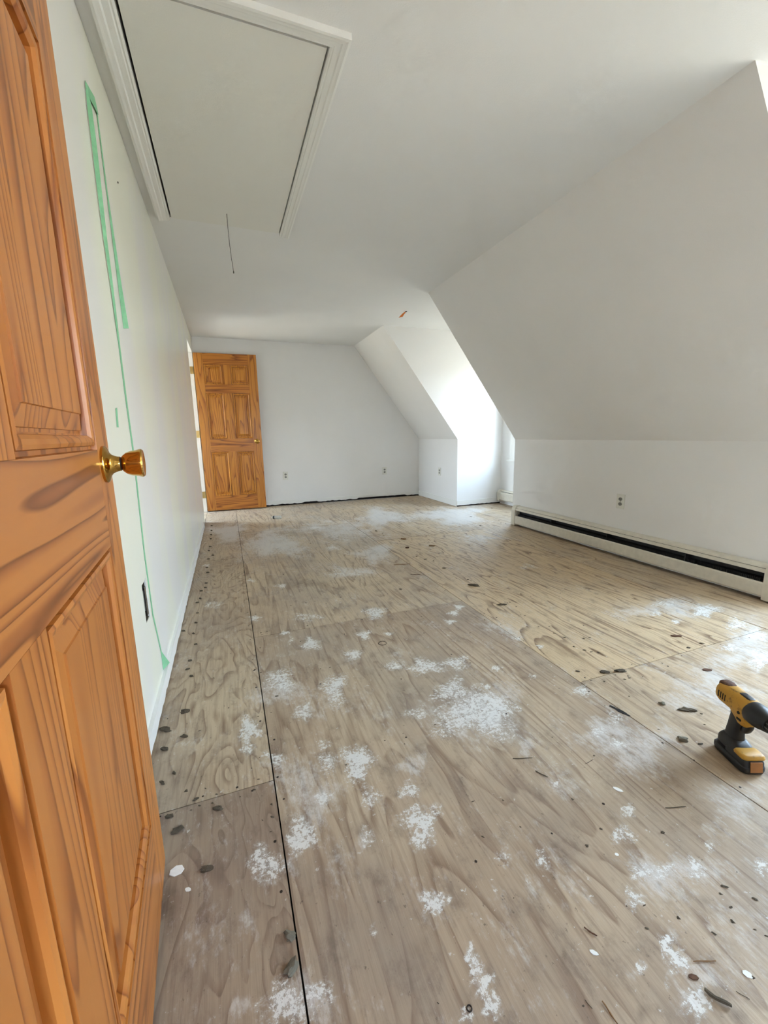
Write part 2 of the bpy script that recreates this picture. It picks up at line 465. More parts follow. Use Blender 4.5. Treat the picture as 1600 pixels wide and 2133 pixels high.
# ------------------------------------------------------------------ floor: subfloor with plywood sheets
m = MB(); m.box(LWX - TH, WX + TH, -2.4, 6.85, -0.09, -0.022)
floor = struct(m.build('floor', 'gap_dark'), 'bare plywood subfloor with plaster splashes')

# stains and painted far daylight, given by where they show in the photograph, put on the floor plane: (x, y, half width, half height, strength)
PLASTER = [(990, 1487, 74, 40, .78), (942, 1440, 36, 22, .7), (1030, 1470, 34, 26, .9), (887, 1388, 32, 14, .8), (950, 1381, 26, 12, .7), (822, 1388, 18, 8, .7),
 (867, 1484, 22, 11, .6), (757, 1584, 16, 30, .85), (850, 1645, 21, 14, .7), (877, 1714, 34, 38, .85), (771, 1659, 18, 21, .7), (1211, 1439, 18, 10, .7),
 (1156, 1632, 10, 7, .7), (1288, 1742, 14, 14, .7), (1128, 1786, 10, 17, .7), (1015, 1431, 7, 4, 1), (1035, 1392, 9, 5, .9), (1111, 1409, 9, 4, .8), (764, 1742, 14, 17, .6),
 (519, 1519, 19, 24, .95), (516, 1561, 12, 9, .9), (578, 1584, 15, 12, .95), (584, 1419, 28, 20, .75), (697, 1434, 22, 29, .8), (631, 1483, 16, 15, .85),
 (744, 1587, 29, 32, .95), (684, 1587, 20, 20, .7), (672, 1662, 17, 15, .8), (628, 1741, 28, 32, .95), (550, 1792, 34, 26, .75), (561, 1812, 30, 24, .6), (553, 1570, 7, 7, .7), (675, 1550, 13, 10, .6),
 (592, 2092, 52, 40, .75), (661, 2070, 36, 24, .65), (779, 1936, 7, 9, .8), (904, 1878, 24, 20, .95), (1132, 1793, 11, 13, .9), (1101, 1834, 6, 9, .9),
 (980, 1983, 7, 18, .95), (991, 2011, 13, 15, .95), (1006, 2048, 19, 22, .95), (1027, 2093, 16, 22, .95), (968, 2113, 12, 14, .9), (1047, 1784, 17, 20, .5),
 (1310, 1687, 13, 12, .95), (1305, 1740, 20, 14, .75), (1337, 1815, 28, 14, .8), (1387, 1815, 36, 17, .6), (1450, 1810, 18, 22, .8), (1320, 1872, 17, 18, .8),
 (1390, 1967, 15, 20, .8), (1415, 2002, 26, 22, .85), (1335, 2017, 9, 11, .8), (1450, 2090, 28, 34, .85), (1587, 1807, 16, 14, .7), (1390, 2055, 12, 7, .7), (1480, 1762, 13, 10, .6),
 (1468, 1270, 26, 12, .95), (1389, 1256, 30, 8, .6), (1408, 1294, 9, 4, .9), (1575, 1324, 24, 12, .9), (1518, 1349, 18, 8, .8), (1583, 1372, 24, 18, .85), (1366, 1277, 12, 6, .7), (1535, 1300, 24, 10, .7),
 (1282, 1495, 20, 14, .5), (1288, 1549, 17, 8, .8), (1246, 1523, 17, 11, .6), (956, 1264, 9, 5, 1), (945, 1277, 10, 5, 1), (937, 1295, 11, 5, .8), (781, 1276, 20, 11, .85),
 (759, 1322, 12, 8, .95), (809, 1321, 8, 4, .8), (822, 1387, 20, 8, .7), (1034, 1391, 11, 5, .8), (1126, 1346, 6, 4, .9), (1080, 1331, 5, 4, .8), (647, 1342, 17, 11, .95),
 (737, 1363, 16, 9, .9), (594, 1318, 9, 4, .95), (606, 1332, 5, 8, .8), (581, 1412, 20, 15, .8), (531, 1287, 12, 5, .8), (585, 1220, 12, 4, .8), (522, 1209, 9, 3, .8),
 (659, 1099, 15, 3, .8), (694, 1141, 14, 5, .7), (720, 1195, 45, 6, .5), (1100, 1180, 18, 5, .5), (447, 1259, 15, 7, .6), (640, 1285, 30, 8, .5), (430, 1178, 6, 3, .9), (433, 1261, 5, 3, .8)]
FILM_DAYLIGHT = [(863, 1597, 34, 28, .55), (1259, 1522, 60, 34, .6), (1095, 1555, 20, 22, .45), (762, 1747, 22, 22, .5), (520, 1915, 24, 48, .5), (500, 2097, 30, 34, .5), (1320, 2030, 30, 22, .5),
 (1470, 1725, 26, 10, .5), (944, 1073, 80, 20, .95), (797, 1076, 60, 20, .85), (781, 1151, 44, 20, .8), (569, 1131, 74, 28, .85), (475, 1108, 44, 20, .9), (731, 1190, 60, 11, .6),  # the far patches paint the daylight band across the floor
 (1040, 1300, 60, 30, .3), (1400, 1265, 90, 24, .6), (1560, 1350, 60, 60, .6), (1480, 1440, 110, 60, .55), (1330, 1560, 90, 60, .5), (1520, 1670, 80, 60, .6), (640, 1660, 90, 90, .3),
 (1000, 1480, 110, 60, .45), (600, 1440, 90, 40, .4), (700, 1100, 120, 22, .6), (1000, 1120, 60, 12, .5), (560, 1800, 60, 60, .45), (1400, 1820, 110, 60, .45), (1450, 2050, 70, 70, .45), (620, 2090, 90, 60, .5)]
STAIN = [(600, 2030, 34, 20, .5), (494, 1588, 10, 16, .8), (826, 1655, 8, 7, .9), (1172, 1985, 6, 12, 1), (1368, 1845, 9, 6, 1), (1342, 2107, 12, 10, .7), (1545, 2120, 16, 14, .7),
 (640, 1215, 60, 10, .5), (712, 1225, 14, 5, .7), (840, 1430, 16, 14, .4), (350, 1890, 20, 60, .6), (1000, 1440, 14, 8, .3), (400, 1620, 30, 20, .25), (880, 1990, 40, 50, .25), (880, 1400, 140, 60, .15)]

def ell(lst):
    out = []
    for x, y, a, b, s in lst:
        c = onz(x, y); ex = onz(x + a, y) - c; ey = onz(x, y - b) - c
        M = np.array([[ex[0], ey[0]], [ex[1], ey[1]]])
        out.append((c[:2], np.linalg.inv(M), s, max(np.hypot(ex[0], ex[1]), np.hypot(ey[0], ey[1]))))
    return out
EL = [ell(PLASTER), ell(FILM_DAYLIGHT), ell(STAIN)]

def axis_lines(a, b, near, far, cut):
    out = [a]
    while out[-1] < b - 1e-6:
        st = near if out[-1] < cut else far
        out.append(min(b, out[-1] + st))
    if len(out) > 2 and out[-1] - out[-2] < 0.003: out.pop(-2)
    return np.array(out)
def sheet(x0, x1, y0, y1, grain, z=0.0, stretch=0.13, dark=0.0):
    gap = 0.0018
    xs = axis_lines(x0 + gap, x1 - gap, 0.013, 0.013, 9); ys = axis_lines(y0 + gap, y1 - gap, 0.011, 0.03, 2.4)
    X, Y = np.meshgrid(xs, ys); nx, ny = len(xs), len(ys)
    P = np.stack([X.ravel(), Y.ravel()], 1)
    wear_light = np.zeros((len(P), 4)); wear_light[:, 3] = 1
    for ch, lst in enumerate(EL):
        for c, Mi, s, r in lst:
            sel = np.where((np.abs(P[:, 0] - c[0]) < r * 1.8) & (np.abs(P[:, 1] - c[1]) < r * 1.8))[0]
            if len(sel) == 0: continue
            d = (P[sel] - c) @ Mi.T
            rr = np.sqrt((d ** 2).sum(1))
            ang = np.arctan2(d[:, 1], d[:, 0]); ph = c[0] * 37 + c[1] * 91
            rr = rr / (1 + 0.22 * np.sin(3 * ang + ph) + 0.16 * np.sin(5 * ang + 2 * ph))
            val = s * np.clip(1.45 - rr * (1.0 if ch == 0 else 1.25), 0, 1)
            wear_light[sel, ch] = np.maximum(wear_light[sel, ch], val)
    Z = np.full(len(P), z)
    verts = np.concatenate([P, Z[:, None]], 1)
    idx = np.arange(nx * ny).reshape(ny, nx)
    faces = np.stack([idx[:-1, :-1].ravel(), idx[:-1, 1:].ravel(), idx[1:, 1:].ravel(), idx[1:, :-1].ravel()], 1)
    vl = verts.tolist(); fl = faces.tolist(); k = len(vl)
    rim = list(idx[0, :]) + list(idx[1:, -1]) + list(idx[-1, -2::-1]) + list(idx[-2:0:-1, 0])
    for i in rim: vl.append([vl[i][0], vl[i][1], z - 0.018])
    n = len(rim)
    for i in range(n): fl.append([int(rim[(i + 1) % n]), int(rim[i]), k + i, k + (i + 1) % n])
    me = bpy.data.meshes.new('plywood_sheet'); me.from_pydata(vl, [], fl); me.update()
    at = me.color_attributes.new('wear_light', 'FLOAT_COLOR', 'POINT')
    full = np.zeros((len(vl), 4), np.float32); full[:k] = wear_light; full[:, 3] = 1
    at.data.foreach_set('color', full.ravel())
    me.materials.append(MAT['plywood'])
    o = bpy.data.objects.new('plywood_sheet', me); COL.objects.link(o); o.parent = floor
    o['grain'] = float(grain); o['stretch'] = float(stretch); o['dark'] = float(dark)
    return o
def strip(x0, x1, cuts, grains, stretch=0.13, dark=()):
    for i, (a, b) in enumerate(zip(cuts, cuts[1:])): sheet(x0, x1, a, b, grains[i % len(grains)], -0.0006 * (i % 2), stretch, dark[i] if i < len(dark) else 0.0)
strip(0.0, S1, [NY, 1.0946, 3.533, 5.971, RD], [0.10, 0.25, 0.2, 0.2], 0.30, (0.75, 0.2, 0.1))
strip(S1, S2, [NY, 2.0265, 4.465, RD], [0.0, 0.15, 0.3], 0.13, (0.25, 0.05))
strip(S2, S3, [NY, 1.1314, 3.570, 6.0, RD], [0.45, 1.0, 0.5, 0.3])
strip(S3, RW, [NY, 2.32, 4.76, RD], [0.4, 0.6, 0.5])
strip(RW, WX, [D1, D2], [0.3]); strip(RW, WX, [N1, N2], [0.3])
strip(ND0, ND1, [-2.3, NY], [0.2]); strip(-TH, 0.0, [DJ0, DJ1], [0.2]); strip(LWX, -TH, [3.9, 6.7], [0.2])

# ------------------------------------------------------------------ low boards along the walls
def ragged_board(name, u0, u1, z0, z1, depth, axis, at, sgn, seed, bite=0.012, chew=()):
    """thin painted board whose lower edge is broken and uneven; u runs along the wall"""
    r = random.Random(seed); n = max(6, int((u1 - u0) / 0.035)); lo = []
    for i in range(n + 1):
        u = u0 + (u1 - u0) * i / n
        z = z0 + r.random() * bite * (1.0 if r.random() < 0.5 else 0.3)
        for c0, c1, h in chew:
            if c0 < u < c1: z += h * (0.5 + r.random() * 0.6)
        lo.append((u, min(z, z1 - 0.012)))
    m = MB()
    for i in range(n):
        (a, za), (b, zb) = lo[i], lo[i + 1]
        P = []
        for w in (at, at + sgn * depth):
            for u, z in ((a, za), (b, zb), (b, z1), (a, z1)):
                P.append((u, w, z) if axis == 'x' else (w, u, z))
        m.add(P, [(0, 1, 2, 3), (7, 6, 5, 4), (0, 4, 5, 1), (2, 6, 7, 3)] + ([(0, 3, 7, 4)] if i == 0 else []) + ([(1, 5, 6, 2)] if i == n - 1 else []))
    return struct(m.build(name, 'paint_trim'))
ragged_board('baseboard_left', 0.0, 4.945, 0.004, 0.062, 0.013, 'y', 0.0, 1, 3, 0.012)
ragged_board('baseboard_far', 0.05, RW, 0.016, 0.070, 0.010, 'x', RD, -1, 4, 0.010, ((1.30, 1.52, 0.02), (2.15, 2.95, 0.022)))
ragged_board('baseboard_right', D2, RD - 0.01, 0.006, 0.082, 0.010, 'y', RW, -1, 5, 0.006)
ragged_board('baseboard_dormer', RW, WX - 0.01, 0.014, 0.080, 0.010, 'x', D2, -1, 6, 0.006)
ragged_board('baseboard_dormer', RW, WX - 0.01, 0.014, 0.080, 0.010, 'x', N2, -1, 6, 0.006)
# dark open joint at the foot of the gable wall
MB().box(0.0, RW, RD - 0.0040, RD, 0.0, 0.030).build('wall_joint', 'gap_dark', wall_far)
MB().box(RW, WX, D2 - 0.003, D2, 0.0, 0.018).build('wall_joint', 'gap_dark', floor)

# ------------------------------------------------------------------ windows
def window(name, key, x, s, rect):
    y0, y1, z0, z1 = rect
    e_ = struct(empty(name, (x, (y0 + y1) / 2, z0)), 'white double-hung window in the dormer')
    ox, oy, oz = e_.location
    def B(nm, a, b, c, d, e1, f, mat='paint_trim', bev=0.002, par=None):
        mm = MB().box(*sorted((s * a, s * b)), c - oy, d - oy, e1 - oz, f - oz)
        return mm.build(nm, mat, par or e_, bevel=bev)
    cw = 0.12
    B('casing', -0.018, 0, y0 - cw, y0, z0, z1 + cw); B('casing', -0.018, 0, y1, y1 + cw, z0, z1 + cw); B('casing', -0.018, 0, y0, y1, z1, z1 + cw)
    B('stool', -0.055, 0.03, y0 - cw - 0.025, y1 + cw + 0.025, z0 - 0.022, z0, bev=0.006)
    ap = B('apron', -0.016, 0, y0 - cw + 0.01, y1 + cw - 0.01, z0 - 0.085, z0 - 0.022, bev=0.004)
    jb = 0.012
    B('jamb', 0, 0.05, y0, y0 + jb, z0, z1); B('jamb', 0, 0.05, y1 - jb, y1, z0, z1); B('jamb', 0, 0.05, y0 + jb, y1 - jb, z1 - jb, z1); B('jamb', 0.03, 0.05, y0 + jb, y1 - jb, z0, z0 + jb)
    zm = (z0 + z1) / 2
    for (a, b, dx) in ((z0 + jb, zm + 0.018, 0.006), (zm - 0.018, z1 - jb, 0.028)):
        sw = 0.03; f0, f1 = y0 + jb, y1 - jb
        B('sash_stile', dx, dx + 0.02, f0, f0 + sw, a, b); B('sash_stile', dx, dx + 0.02, f1 - sw, f1, a, b)
        B('sash_rail', dx, dx + 0.02, f0 + sw, f1 - sw, a, a + sw); B('sash_rail', dx, dx + 0.02, f0 + sw, f1 - sw, b - sw, b)
        B('pane', dx + 0.008, dx + 0.012, f0 + sw, f1 - sw, a + sw, b - sw, 'window_glass', 0)
    if key == 'far':  # added sheet that holds back daylight on the dormer cheek
        m = MB().add([(s * 0.0495, y0 + jb - oy, z0 + jb - oz), (s * 0.0495, y1 - jb - oy, z0 + jb - oz), (s * 0.0495, y1 - jb - oy, z1 - jb - oz), (s * 0.0495, y0 + jb - oy, z1 - jb - oz)], [(0, 1, 2, 3)])
        m.build('light_dimmer', 'dimmer_sheet', e_)
    lk = MB().box(*sorted((s * -0.010, s * 0.006)), -0.025, 0.025, zm + 0.018 - oz, zm + 0.030 - oz).build('sash_lock', 'brass_dull', e_, bevel=0.003)
    return e_
window('window_1', 'far', WX, 1, WIN['far'])
window('window_2', 'near', WX, 1, WIN['near'])
window('window_3', 'landing', LWX, -1, LWIN)

# ------------------------------------------------------------------ attic hatch, its trim and pull string
hatch = tag(empty('attic_hatch', ((HX0 + HX1) / 2, (HY0 + HY1) / 2, RH)), 'flat white attic hatch in the ceiling with moulded trim on three sides', 'hatch')
hx, hy = hatch.location.x, hatch.location.y
MB().box(HX0 + 0.009 - hx, HX1 - 0.006 - hx, HY0 + 0.014 - hy, HY1 - 0.001 - hy, -0.004, 0.014).build('hatch_panel', 'paint_hatch', hatch)
def moulding(name, p0, p1, width, inner_sign, m0, m1):
    """ceiling trim from p0 to p1 (its inner edge); the profile steps down away from the opening; m0/m1: mitre lengths"""
    d = (Vector(p1) - Vector(p0)); L = d.length; d.normalize(); nrm = Vector((d.y, -d.x)) * inner_sign
    prof = [(0, 0), (0, -0.009), (0.10, -0.012), (0.18, -0.011), (0.24, -0.014), (0.52, -0.015), (0.60, -0.018), (0.74, -0.019), (0.86, -0.021), (1.0, -0.020), (1.0, 0)]
    rings = []
    for base, mm, dirn in ((Vector(p0), m0, -1), (Vector(p1), m1, 1)):
        rings.append([(base.x + nrm.x * u * width + d.x * dirn * mm * u - hx, base.y + nrm.y * u * width + d.y * dirn * mm * u - hy, z) for u, z in prof])
    return MB().loft(rings).build(name, 'paint_trim', hatch)
moulding('hatch_trim', (HX0, HY0), (HX0, HY1 + 0.02), 0.068, -1, 0.060, 0.0)
moulding('hatch_trim', (HX1, HY0), (HX1, HY1 + 0.02), 0.058, 1, 0.060, 0.0)
moulding('hatch_trim', (HX0, HY0), (HX1, HY0), 0.060, 1, 0.068, 0.058)
pts = [Vector((0.421, 2.797, RH + 0.003)), Vector((0.4215, 2.797, RH - 0.06)), Vector((0.4235, 2.796, RH - 0.15)), Vector((0.428, 2.796, RH - 0.235)), Vector((0.434, 2.796, RH - 0.31))]
cord = tag(empty('pull_string', (0.421, 2.797, RH)), 'thin grey pull string hanging from the attic hatch', 'string')
rel = [p - cord.location for p in pts]
MB().tube(rel, 0.0016, 6).build('cord', 'string_grey', cord, smooth='all')
MB().lathe([(-0.008, 0.0008), (-0.006, 0.0028), (0.0, 0.0034), (0.006, 0.0022), (0.008, 0.0008)], 'z', 8, tuple(rel[-1])).build('knot', 'string_grey', cord, smooth='all')

# orange tab hanging in the ceiling of the dormer mouth
oc_ = onz(838, 648, RH)
tab = tag(empty('plastic_tab', (oc_[0], oc_[1], RH)), 'small orange plastic tab hanging from the ceiling beside the dormer', 'tab')
m = MB(); rr = []
for k in range(7):
    u = k / 6
    cx_, cz_ = 0.040 - 0.062 * u, -0.003 - 0.058 * u ** 1.4; wd = 0.010 + 0.014 * u; yy = -0.012 * math.sin(u * 2.5)
    rr.append([(cx_ - wd, yy, cz_ - wd * 0.4), (cx_ + wd, yy, cz_ + wd * 0.2), (cx_ + wd, yy + 0.002, cz_ + wd * 0.2), (cx_ - wd, yy + 0.002, cz_ - wd * 0.4)])
m.loft(rr).build('strip', 'orange_plastic', tab)
MB().lathe([(0, 0.011), (-0.004, 0.011), (-0.007, 0.004)], 'z', 12, (0.044, 0, 0)).build('fixing', 'iron_dark', tab)

# ------------------------------------------------------------------ six-panel pine doors
def ring_sweep(mb, x0, x1, z0, z1, prof, y_of):
    rings = []
    for u, dpt in prof:
        rings.append([(x0 + u, y_of(dpt), z0 + u), (x1 - u, y_of(dpt), z0 + u), (x1 - u, y_of(dpt), z1 - u), (x0 + u, y_of(dpt), z1 - u)])
    mb.loft(rings, cap=False)
def door(name, width, stile, mull, mv, mh, label, knob_at, lathe_knob, mats=None):
    """local: x from hinge (0) to latch (width), y = thickness (0 .. -0.035; the room face is y = 0 and y = -0.035), z up"""
    root = struct(empty(name), label); T = 0.035; Z0, Z1 = 0.012, 2.042
    rows = [(0.205, 0.795), (0.965, 1.550), (1.660, 1.905)]
    def B(nm, x0, x1, z0, z1, mat):
        return MB().box(x0, x1, -T, 0, z0, z1).build(nm, mat, root, bevel=0.0009)
    B('stile', 0, stile, Z0, Z1, mv); B('stile', width - stile, width, Z0, Z1, mv)
    rz = [(Z0, 0.205), (0.795, 0.965), (1.550, 1.660), (1.905, Z1)]
    for a, b in rz: B('rail', stile, width - stile, a, b, mh)
    c0, c1 = (width - mull) / 2, (width + mull) / 2
    for a, b in rows:
        B('mullion', c0, c1, a, b, mv)
        for x0, x1 in ((stile, c0), (c1, width - stile)):
            mo = MB(); pa = MB()
            sp_ = [(0, 0.0), (0.0010, 0.0090), (0.0065, 0.0090), (0.0080, 0.0015), (0.0130, 0.0), (0.0190, 0.0018), (0.0235, 0.0065), (0.0245, 0.0165), (0.0320, 0.0165)]
            pp = [(0.0240, 0.0168), (0.0315, 0.0160), (0.0320, 0.0125), (0.056, 0.0065), (0.0572, 0.0042), (0.060, 0.0040)]
            for face in (0, 1):
                yf = (lambda d: -d) if face == 0 else (lambda d: -T + d)
                ring_sweep(mo, x0, x1, a, b, sp_, yf)
                ring_sweep(pa, x0, x1, a, b, pp, yf)
                u = pp[-1][0]; y = yf(pp[-1][1])
                pa.add([(x0 + u, y, a + u), (x1 - u, y, a + u), (x1 - u, y, b - u), (x0 + u, y, b - u)], [(0, 1, 2, 3) if face else (3, 2, 1, 0)])
            mo.build('panel_moulding', mv, root); pa.build('raised_panel', mv, root)
    kx, kz = width - 0.062, knob_at
    for s_ in (0, 1):
        y0 = 0.0 if s_ == 0 else -T; sg = 1 if s_ == 0 else -1
        rs = MB().lathe([(0.0, 0.033), (sg * 0.004, 0.033), (sg * 0.007, 0.030), (sg * 0.010, 0.021), (sg * 0.014, 0.0165), (sg * 0.022, 0.0135), (sg * 0.026, 0.0130)], 'y', 32, (kx, y0, kz)).build('knob_rosette', 'brass', root, smooth=True)
        MB().lathe([(sg * 0.025, 0.0118), (sg * 0.029, 0.0118)], 'y', 32, (kx, y0, kz)).build('knob_collar', 'iron_dark', rs)
        MB().lathe([(sg * a_, b_) for a_, b_ in lathe_knob], 'y', 32, (kx, y0, kz)).build('knob', 'brass', root, smooth=True)
    MB().box(width - 0.0005, width + 0.0012, -T / 2 - 0.0125, -T / 2 + 0.0125, kz - 0.028, kz + 0.028).build('latch_plate', 'brass_dull', root, bevel=0.0005)
    for hz in (0.23, 1.03, 1.83):
        h_ = MB().lathe([(-0.045, 0.0055), (0.045, 0.0055)], 'z', 12, (-0.003, 0.004, hz)).build('hinge', 'brass_dull', root, smooth=True)
        MB().box(-0.002, 0.0, -0.030, 0.004, hz - 0.044, hz + 0.044).build('hinge_leaf', 'brass_dull', h_)
    return root
TULIP = [(0.027, 0.0105), (0.030, 0.0150), (0.036, 0.0200), (0.044, 0.0228), (0.053, 0.0242), (0.058, 0.0258), (0.0605, 0.0258), (0.063, 0.0238), (0.0635, 0.020), (0.0625, 0.004)]
ROUND = [(0.028, 0.0110), (0.033, 0.0180), (0.040, 0.0240), (0.048, 0.0262), (0.056, 0.0245), (0.062, 0.0190), (0.065, 0.0100), (0.066, 0.002)]
NEAR_ANG = math.radians(3.3); NW = 1.0
ex, ey = 0.0975, 0.944                                   # room-side lower corner of the latch edge
d1 = door('door_1', NW, 0.100, 0.092, 'pine_v', 'pine_h', 'large open orange pine six-panel door with tulip brass knob', 0.938, TULIP)
dirv = Vector((-math.sin(NEAR_ANG), math.cos(NEAR_ANG), 0))
back = Vector((-math.cos(NEAR_ANG), -math.sin(NEAR_ANG), 0))     # away from the camera side
org = Vector((ex, ey, 0)) - dirv * NW + back * 0.035
d1.matrix_world = Matrix(((dirv.x, back.x, 0, org.x), (dirv.y, back.y, 0, org.y), (0, 0, 1, 0), (0, 0, 0, 1)))
d2 = door('door_2', 0.762, 0.110, 0.100, 'pine_far_v', 'pine_far_h', 'orange pine six-panel door standing open against the gable wall', 0.925, ROUND)
d2.location = (0.010, 6.018, 0); d2.rotation_euler = (0, 0, math.radians(-2.4))

# door frame of the far doorway (jambs and casing) and of the near one
def frame(name, axis, at, th, a, b, top, sgn):
    """lining boards inside an opening a..b of a wall; axis: direction of the wall; at: wall face; th: towards the other face"""
    e_ = struct(empty(name), 'white painted lining of the doorway')
    def B(nm, u0, u1, w0, w1, z0, z1):
        m = MB()
        if axis == 'y': m.box(min(w0, w1), max(w0, w1), u0, u1, z0, z1)
        else: m.box(u0, u1, min(w0, w1), max(w0, w1), z0, z1)
        return m.build(nm, 'paint_trim', e_, bevel=0.001)
    B('jamb', a - 0.001, a + 0.012, at, at + th, 0, top); B('jamb', b - 0.012, b + 0.001, at, at + th, 0, top); B('head_jamb', a + 0.012, b - 0.012, at, at + th, top - 0.012, top)
    return e_
fr = frame('trim_1', 'y', 0.0, -TH, DJ0, DJ1, 2.062, 1)
for hz in (0.23, 1.03, 1.83):
    MB().box(-0.042, -0.001, DJ1 - 0.0145, DJ1 - 0.012, hz - 0.045, hz + 0.045).build('hinge_leaf', 'brass_dull', fr)
frame('trim_2', 'x', NY, -TH, ND0, ND1, 2.062, -1)

# ------------------------------------------------------------------ socket outlets
def outlet(name, loc, normal, label, group=None, damaged=False):
    """duplex socket; local y = out of the wall, x sideways, z up"""
    e_ = empty(name, loc)
    n = Vector(normal); xx = Vector((n.y, -n.x, 0))
    e_.matrix_world = Matrix(((xx.x, n.x, 0, loc[0]), (xx.y, n.y, 0, loc[1]), (0, 0, 1, loc[2]), (0, 0, 0, 1)))
    tag(e_, label, 'outlet', group)
    MB().box(-0.035, 0.035, 0.0, 0.006, -0.0575, 0.0575).build('cover_plate', 'outlet_plastic', e_, bevel=0.002)
    for sg in (-1, 1):
        prof = [(0.0165 * math.cos(a) , 0.0165 * math.sin(a) * 0.82) for a in [2 * math.pi * k / 20 for k in range(20)]]
        r_ = MB().prism([(u, v + sg * 0.0195) for u, v in prof], 'y', 0.004, 0.008).build('receptacle', 'outlet_grey', e_)
        for dx in (-0.0065, 0.0065):
            MB().box(dx - 0.0012, dx + 0.0012, 0.0075, 0.0086, sg * 0.0195 - 0.001, sg * 0.0195 + 0.007).build('slot', 'slot_dark', r_)
        MB().lathe([(0.0075, 0.0024), (0.0086, 0.0024)], 'y', 10, (0, 0, sg * 0.0195 - 0.007)).build('earth_hole', 'slot_dark', r_)
    MB().lathe([(0.006, 0.003), (0.0075, 0.002)], 'y', 10).build('screw', 'steel', e_)
    return e_
outlet('wall_outlet', (1.073, RD, 0.427), (0, -1, 0), 'duplex wall outlet nearest the pine door on the gable wall')
outlet('wall_outlet', (2.592, RD, 0.427), (0, -1, 0), 'duplex wall outlet on the gable wall near the low corner')
outlet('wall_outlet', (RW, 2.365, 0.430), (-1, 0, 0), 'duplex wall outlet above the long baseboard heater')
outlet('wall_outlet', (RW, 5.364, 0.440), (-1, 0, 0), 'duplex wall outlet on the short knee wall beyond the dormer')
# bare socket without a cover plate in the left wall
yc, zc = (OUT[0] + OUT[1]) / 2, (OUT[2] + OUT[3]) / 2
b_ = tag(empty('bare_outlet', (0, yc, zc)), 'bare outlet without cover plate in a ragged hole beside the green tape', 'outlet')
hw, hh = (OUT[1] - OUT[0]) / 2, (OUT[3] - OUT[2]) / 2
m = MB(); m.box(-0.062, -0.06, -hw, hw, -hh, hh); m.box(-0.06, -0.002, -hw, -hw + 0.002, -hh, hh); m.box(-0.06, -0.002, hw - 0.002, hw, -hh, hh); m.box(-0.06, -0.002, -hw, hw, -hh, -hh + 0.002); m.box(-0.06, -0.002, -hw, hw, hh - 0.002, hh)
m.build('switch_box', 'box_metal', b_)
MB().box(-0.008, 0.001, -0.004, hw - 0.008, -0.036, 0.036).build('receptacle', 'outlet_plastic', b_, bevel=0.003)
MB().box(-0.003, 0.002, -0.007, 0.012, -0.052, 0.052).build('yoke', 'steel', b_, bevel=0.001)
r = random.Random(5); m = MB()
for k in range(14):
    z = -hh + 2 * hh * k / 13; w_ = 0.003 + r.random() * 0.006
    m.box(-0.004, 0.0015, hw - w_, hw + 0.003, z - 0.006, z + 0.005)
m.build('torn_edge', 'paint_white', b_)

# ------------------------------------------------------------------ baseboard heaters
def heater(name, x, ya, yb, label, H=0.212, low=0.022, slot=(0.106, 0.168), open_front=True):
    e_ = tag(empty(name, (x, (ya + yb) / 2, 0)), label, 'heater'); L = (yb - ya) / 2; c = 0.050
    MB().prism([(0, low), (-0.004, low), (-0.004, H), (0, H)], 'y', -L + 0.01, L - 0.01).build('back_plate', 'heater_enamel', e_)
    hood = [(-0.004, H), (-0.034, H), (-0.045, H - 0.004), (-0.052, H - 0.012), (-0.055, H - 0.020), (-0.053, H - 0.020), (-0.050, H - 0.012), (-0.043, H - 0.006), (-0.034, H - 0.002), (-0.004, H - 0.002)]
    MB().prism(hood, 'y', -L + c, L - c).build('hood', 'heater_enamel', e_, smooth=True)
    dz = slot[1]
    damp = [(-0.0545, H - 0.023), (-0.060, H - 0.028), (-0.064, dz), (-0.062, dz - 0.001), (-0.058, H - 0.028), (-0.0525, H - 0.023)]
    MB().prism(damp, 'y', -L + c, L - c).build('damper', 'heater_enamel', e_)
    fz = slot[0]
    front = [(-0.058, fz), (-0.062, fz + 0.006), (-0.066, fz + 0.004), (-0.068, fz - 0.004), (-0.068, low + 0.012), (-0.062, low + 0.002), (-0.052, low), (-0.052, low + 0.002), (-0.060, low + 0.006), (-0.0655, low + 0.014), (-0.0655, fz - 0.004), (-0.060, fz)]
    MB().prism(front, 'y', -L + c, L - c).build('front_panel', 'heater_enamel', e_)
    el = MB().tube([(-0.030, -L + 0.02, fz - 0.005), (-0.030, L - 0.02, fz - 0.005)], 0.0095, 10).build('heating_pipe', 'copper_dull', e_, smooth=True)
    m = MB(); y = -L + 0.08; k = 0
    while y < L - 0.08:
        if k % 40 != 39: m.box(-0.056, -0.008, y, y + 0.0025, fz - 0.036, fz + 0.024)
        y += 0.009; k += 1
    f_ = m.build('fins', 'fin_dark', e_); f_['kind'] = 'stuff'
    MB().prism([(-0.006, fz - 0.04), (-0.0065, fz - 0.04), (-0.0065, H - 0.02), (-0.006, H - 0.02)], 'y', -L + c, L - c).build('shadow_plate', 'fin_dark', e_)  # dark sheet behind the fins, standing in for the slot's shade
    y = -L + 0.5
    while y < L - 0.3:
        MB().box(-0.060, -0.005, y, y + 0.004, fz - 0.03, slot[1] + 0.012).build('bracket', 'fin_dark', e_); y += 0.62
    for sg in (-1, 1):
        prof = [(0, low - 0.016), (-0.066, low - 0.016), (-0.072, low - 0.010), (-0.072, dz), (-0.066, H - 0.024), (-0.058, H - 0.006), (-0.046, H + 0.003), (-0.030, H + 0.004), (0, H + 0.004)]
        MB().prism(prof, 'y', sg * L - sg * 0.055, sg * L).build('end_cap', 'heater_enamel', e_, smooth=True, bevel=0.0015)
    return e_
heater('baseboard_heater', RW, 1.295, 3.612, 'long cream baseboard heater under the outlet on the knee wall')
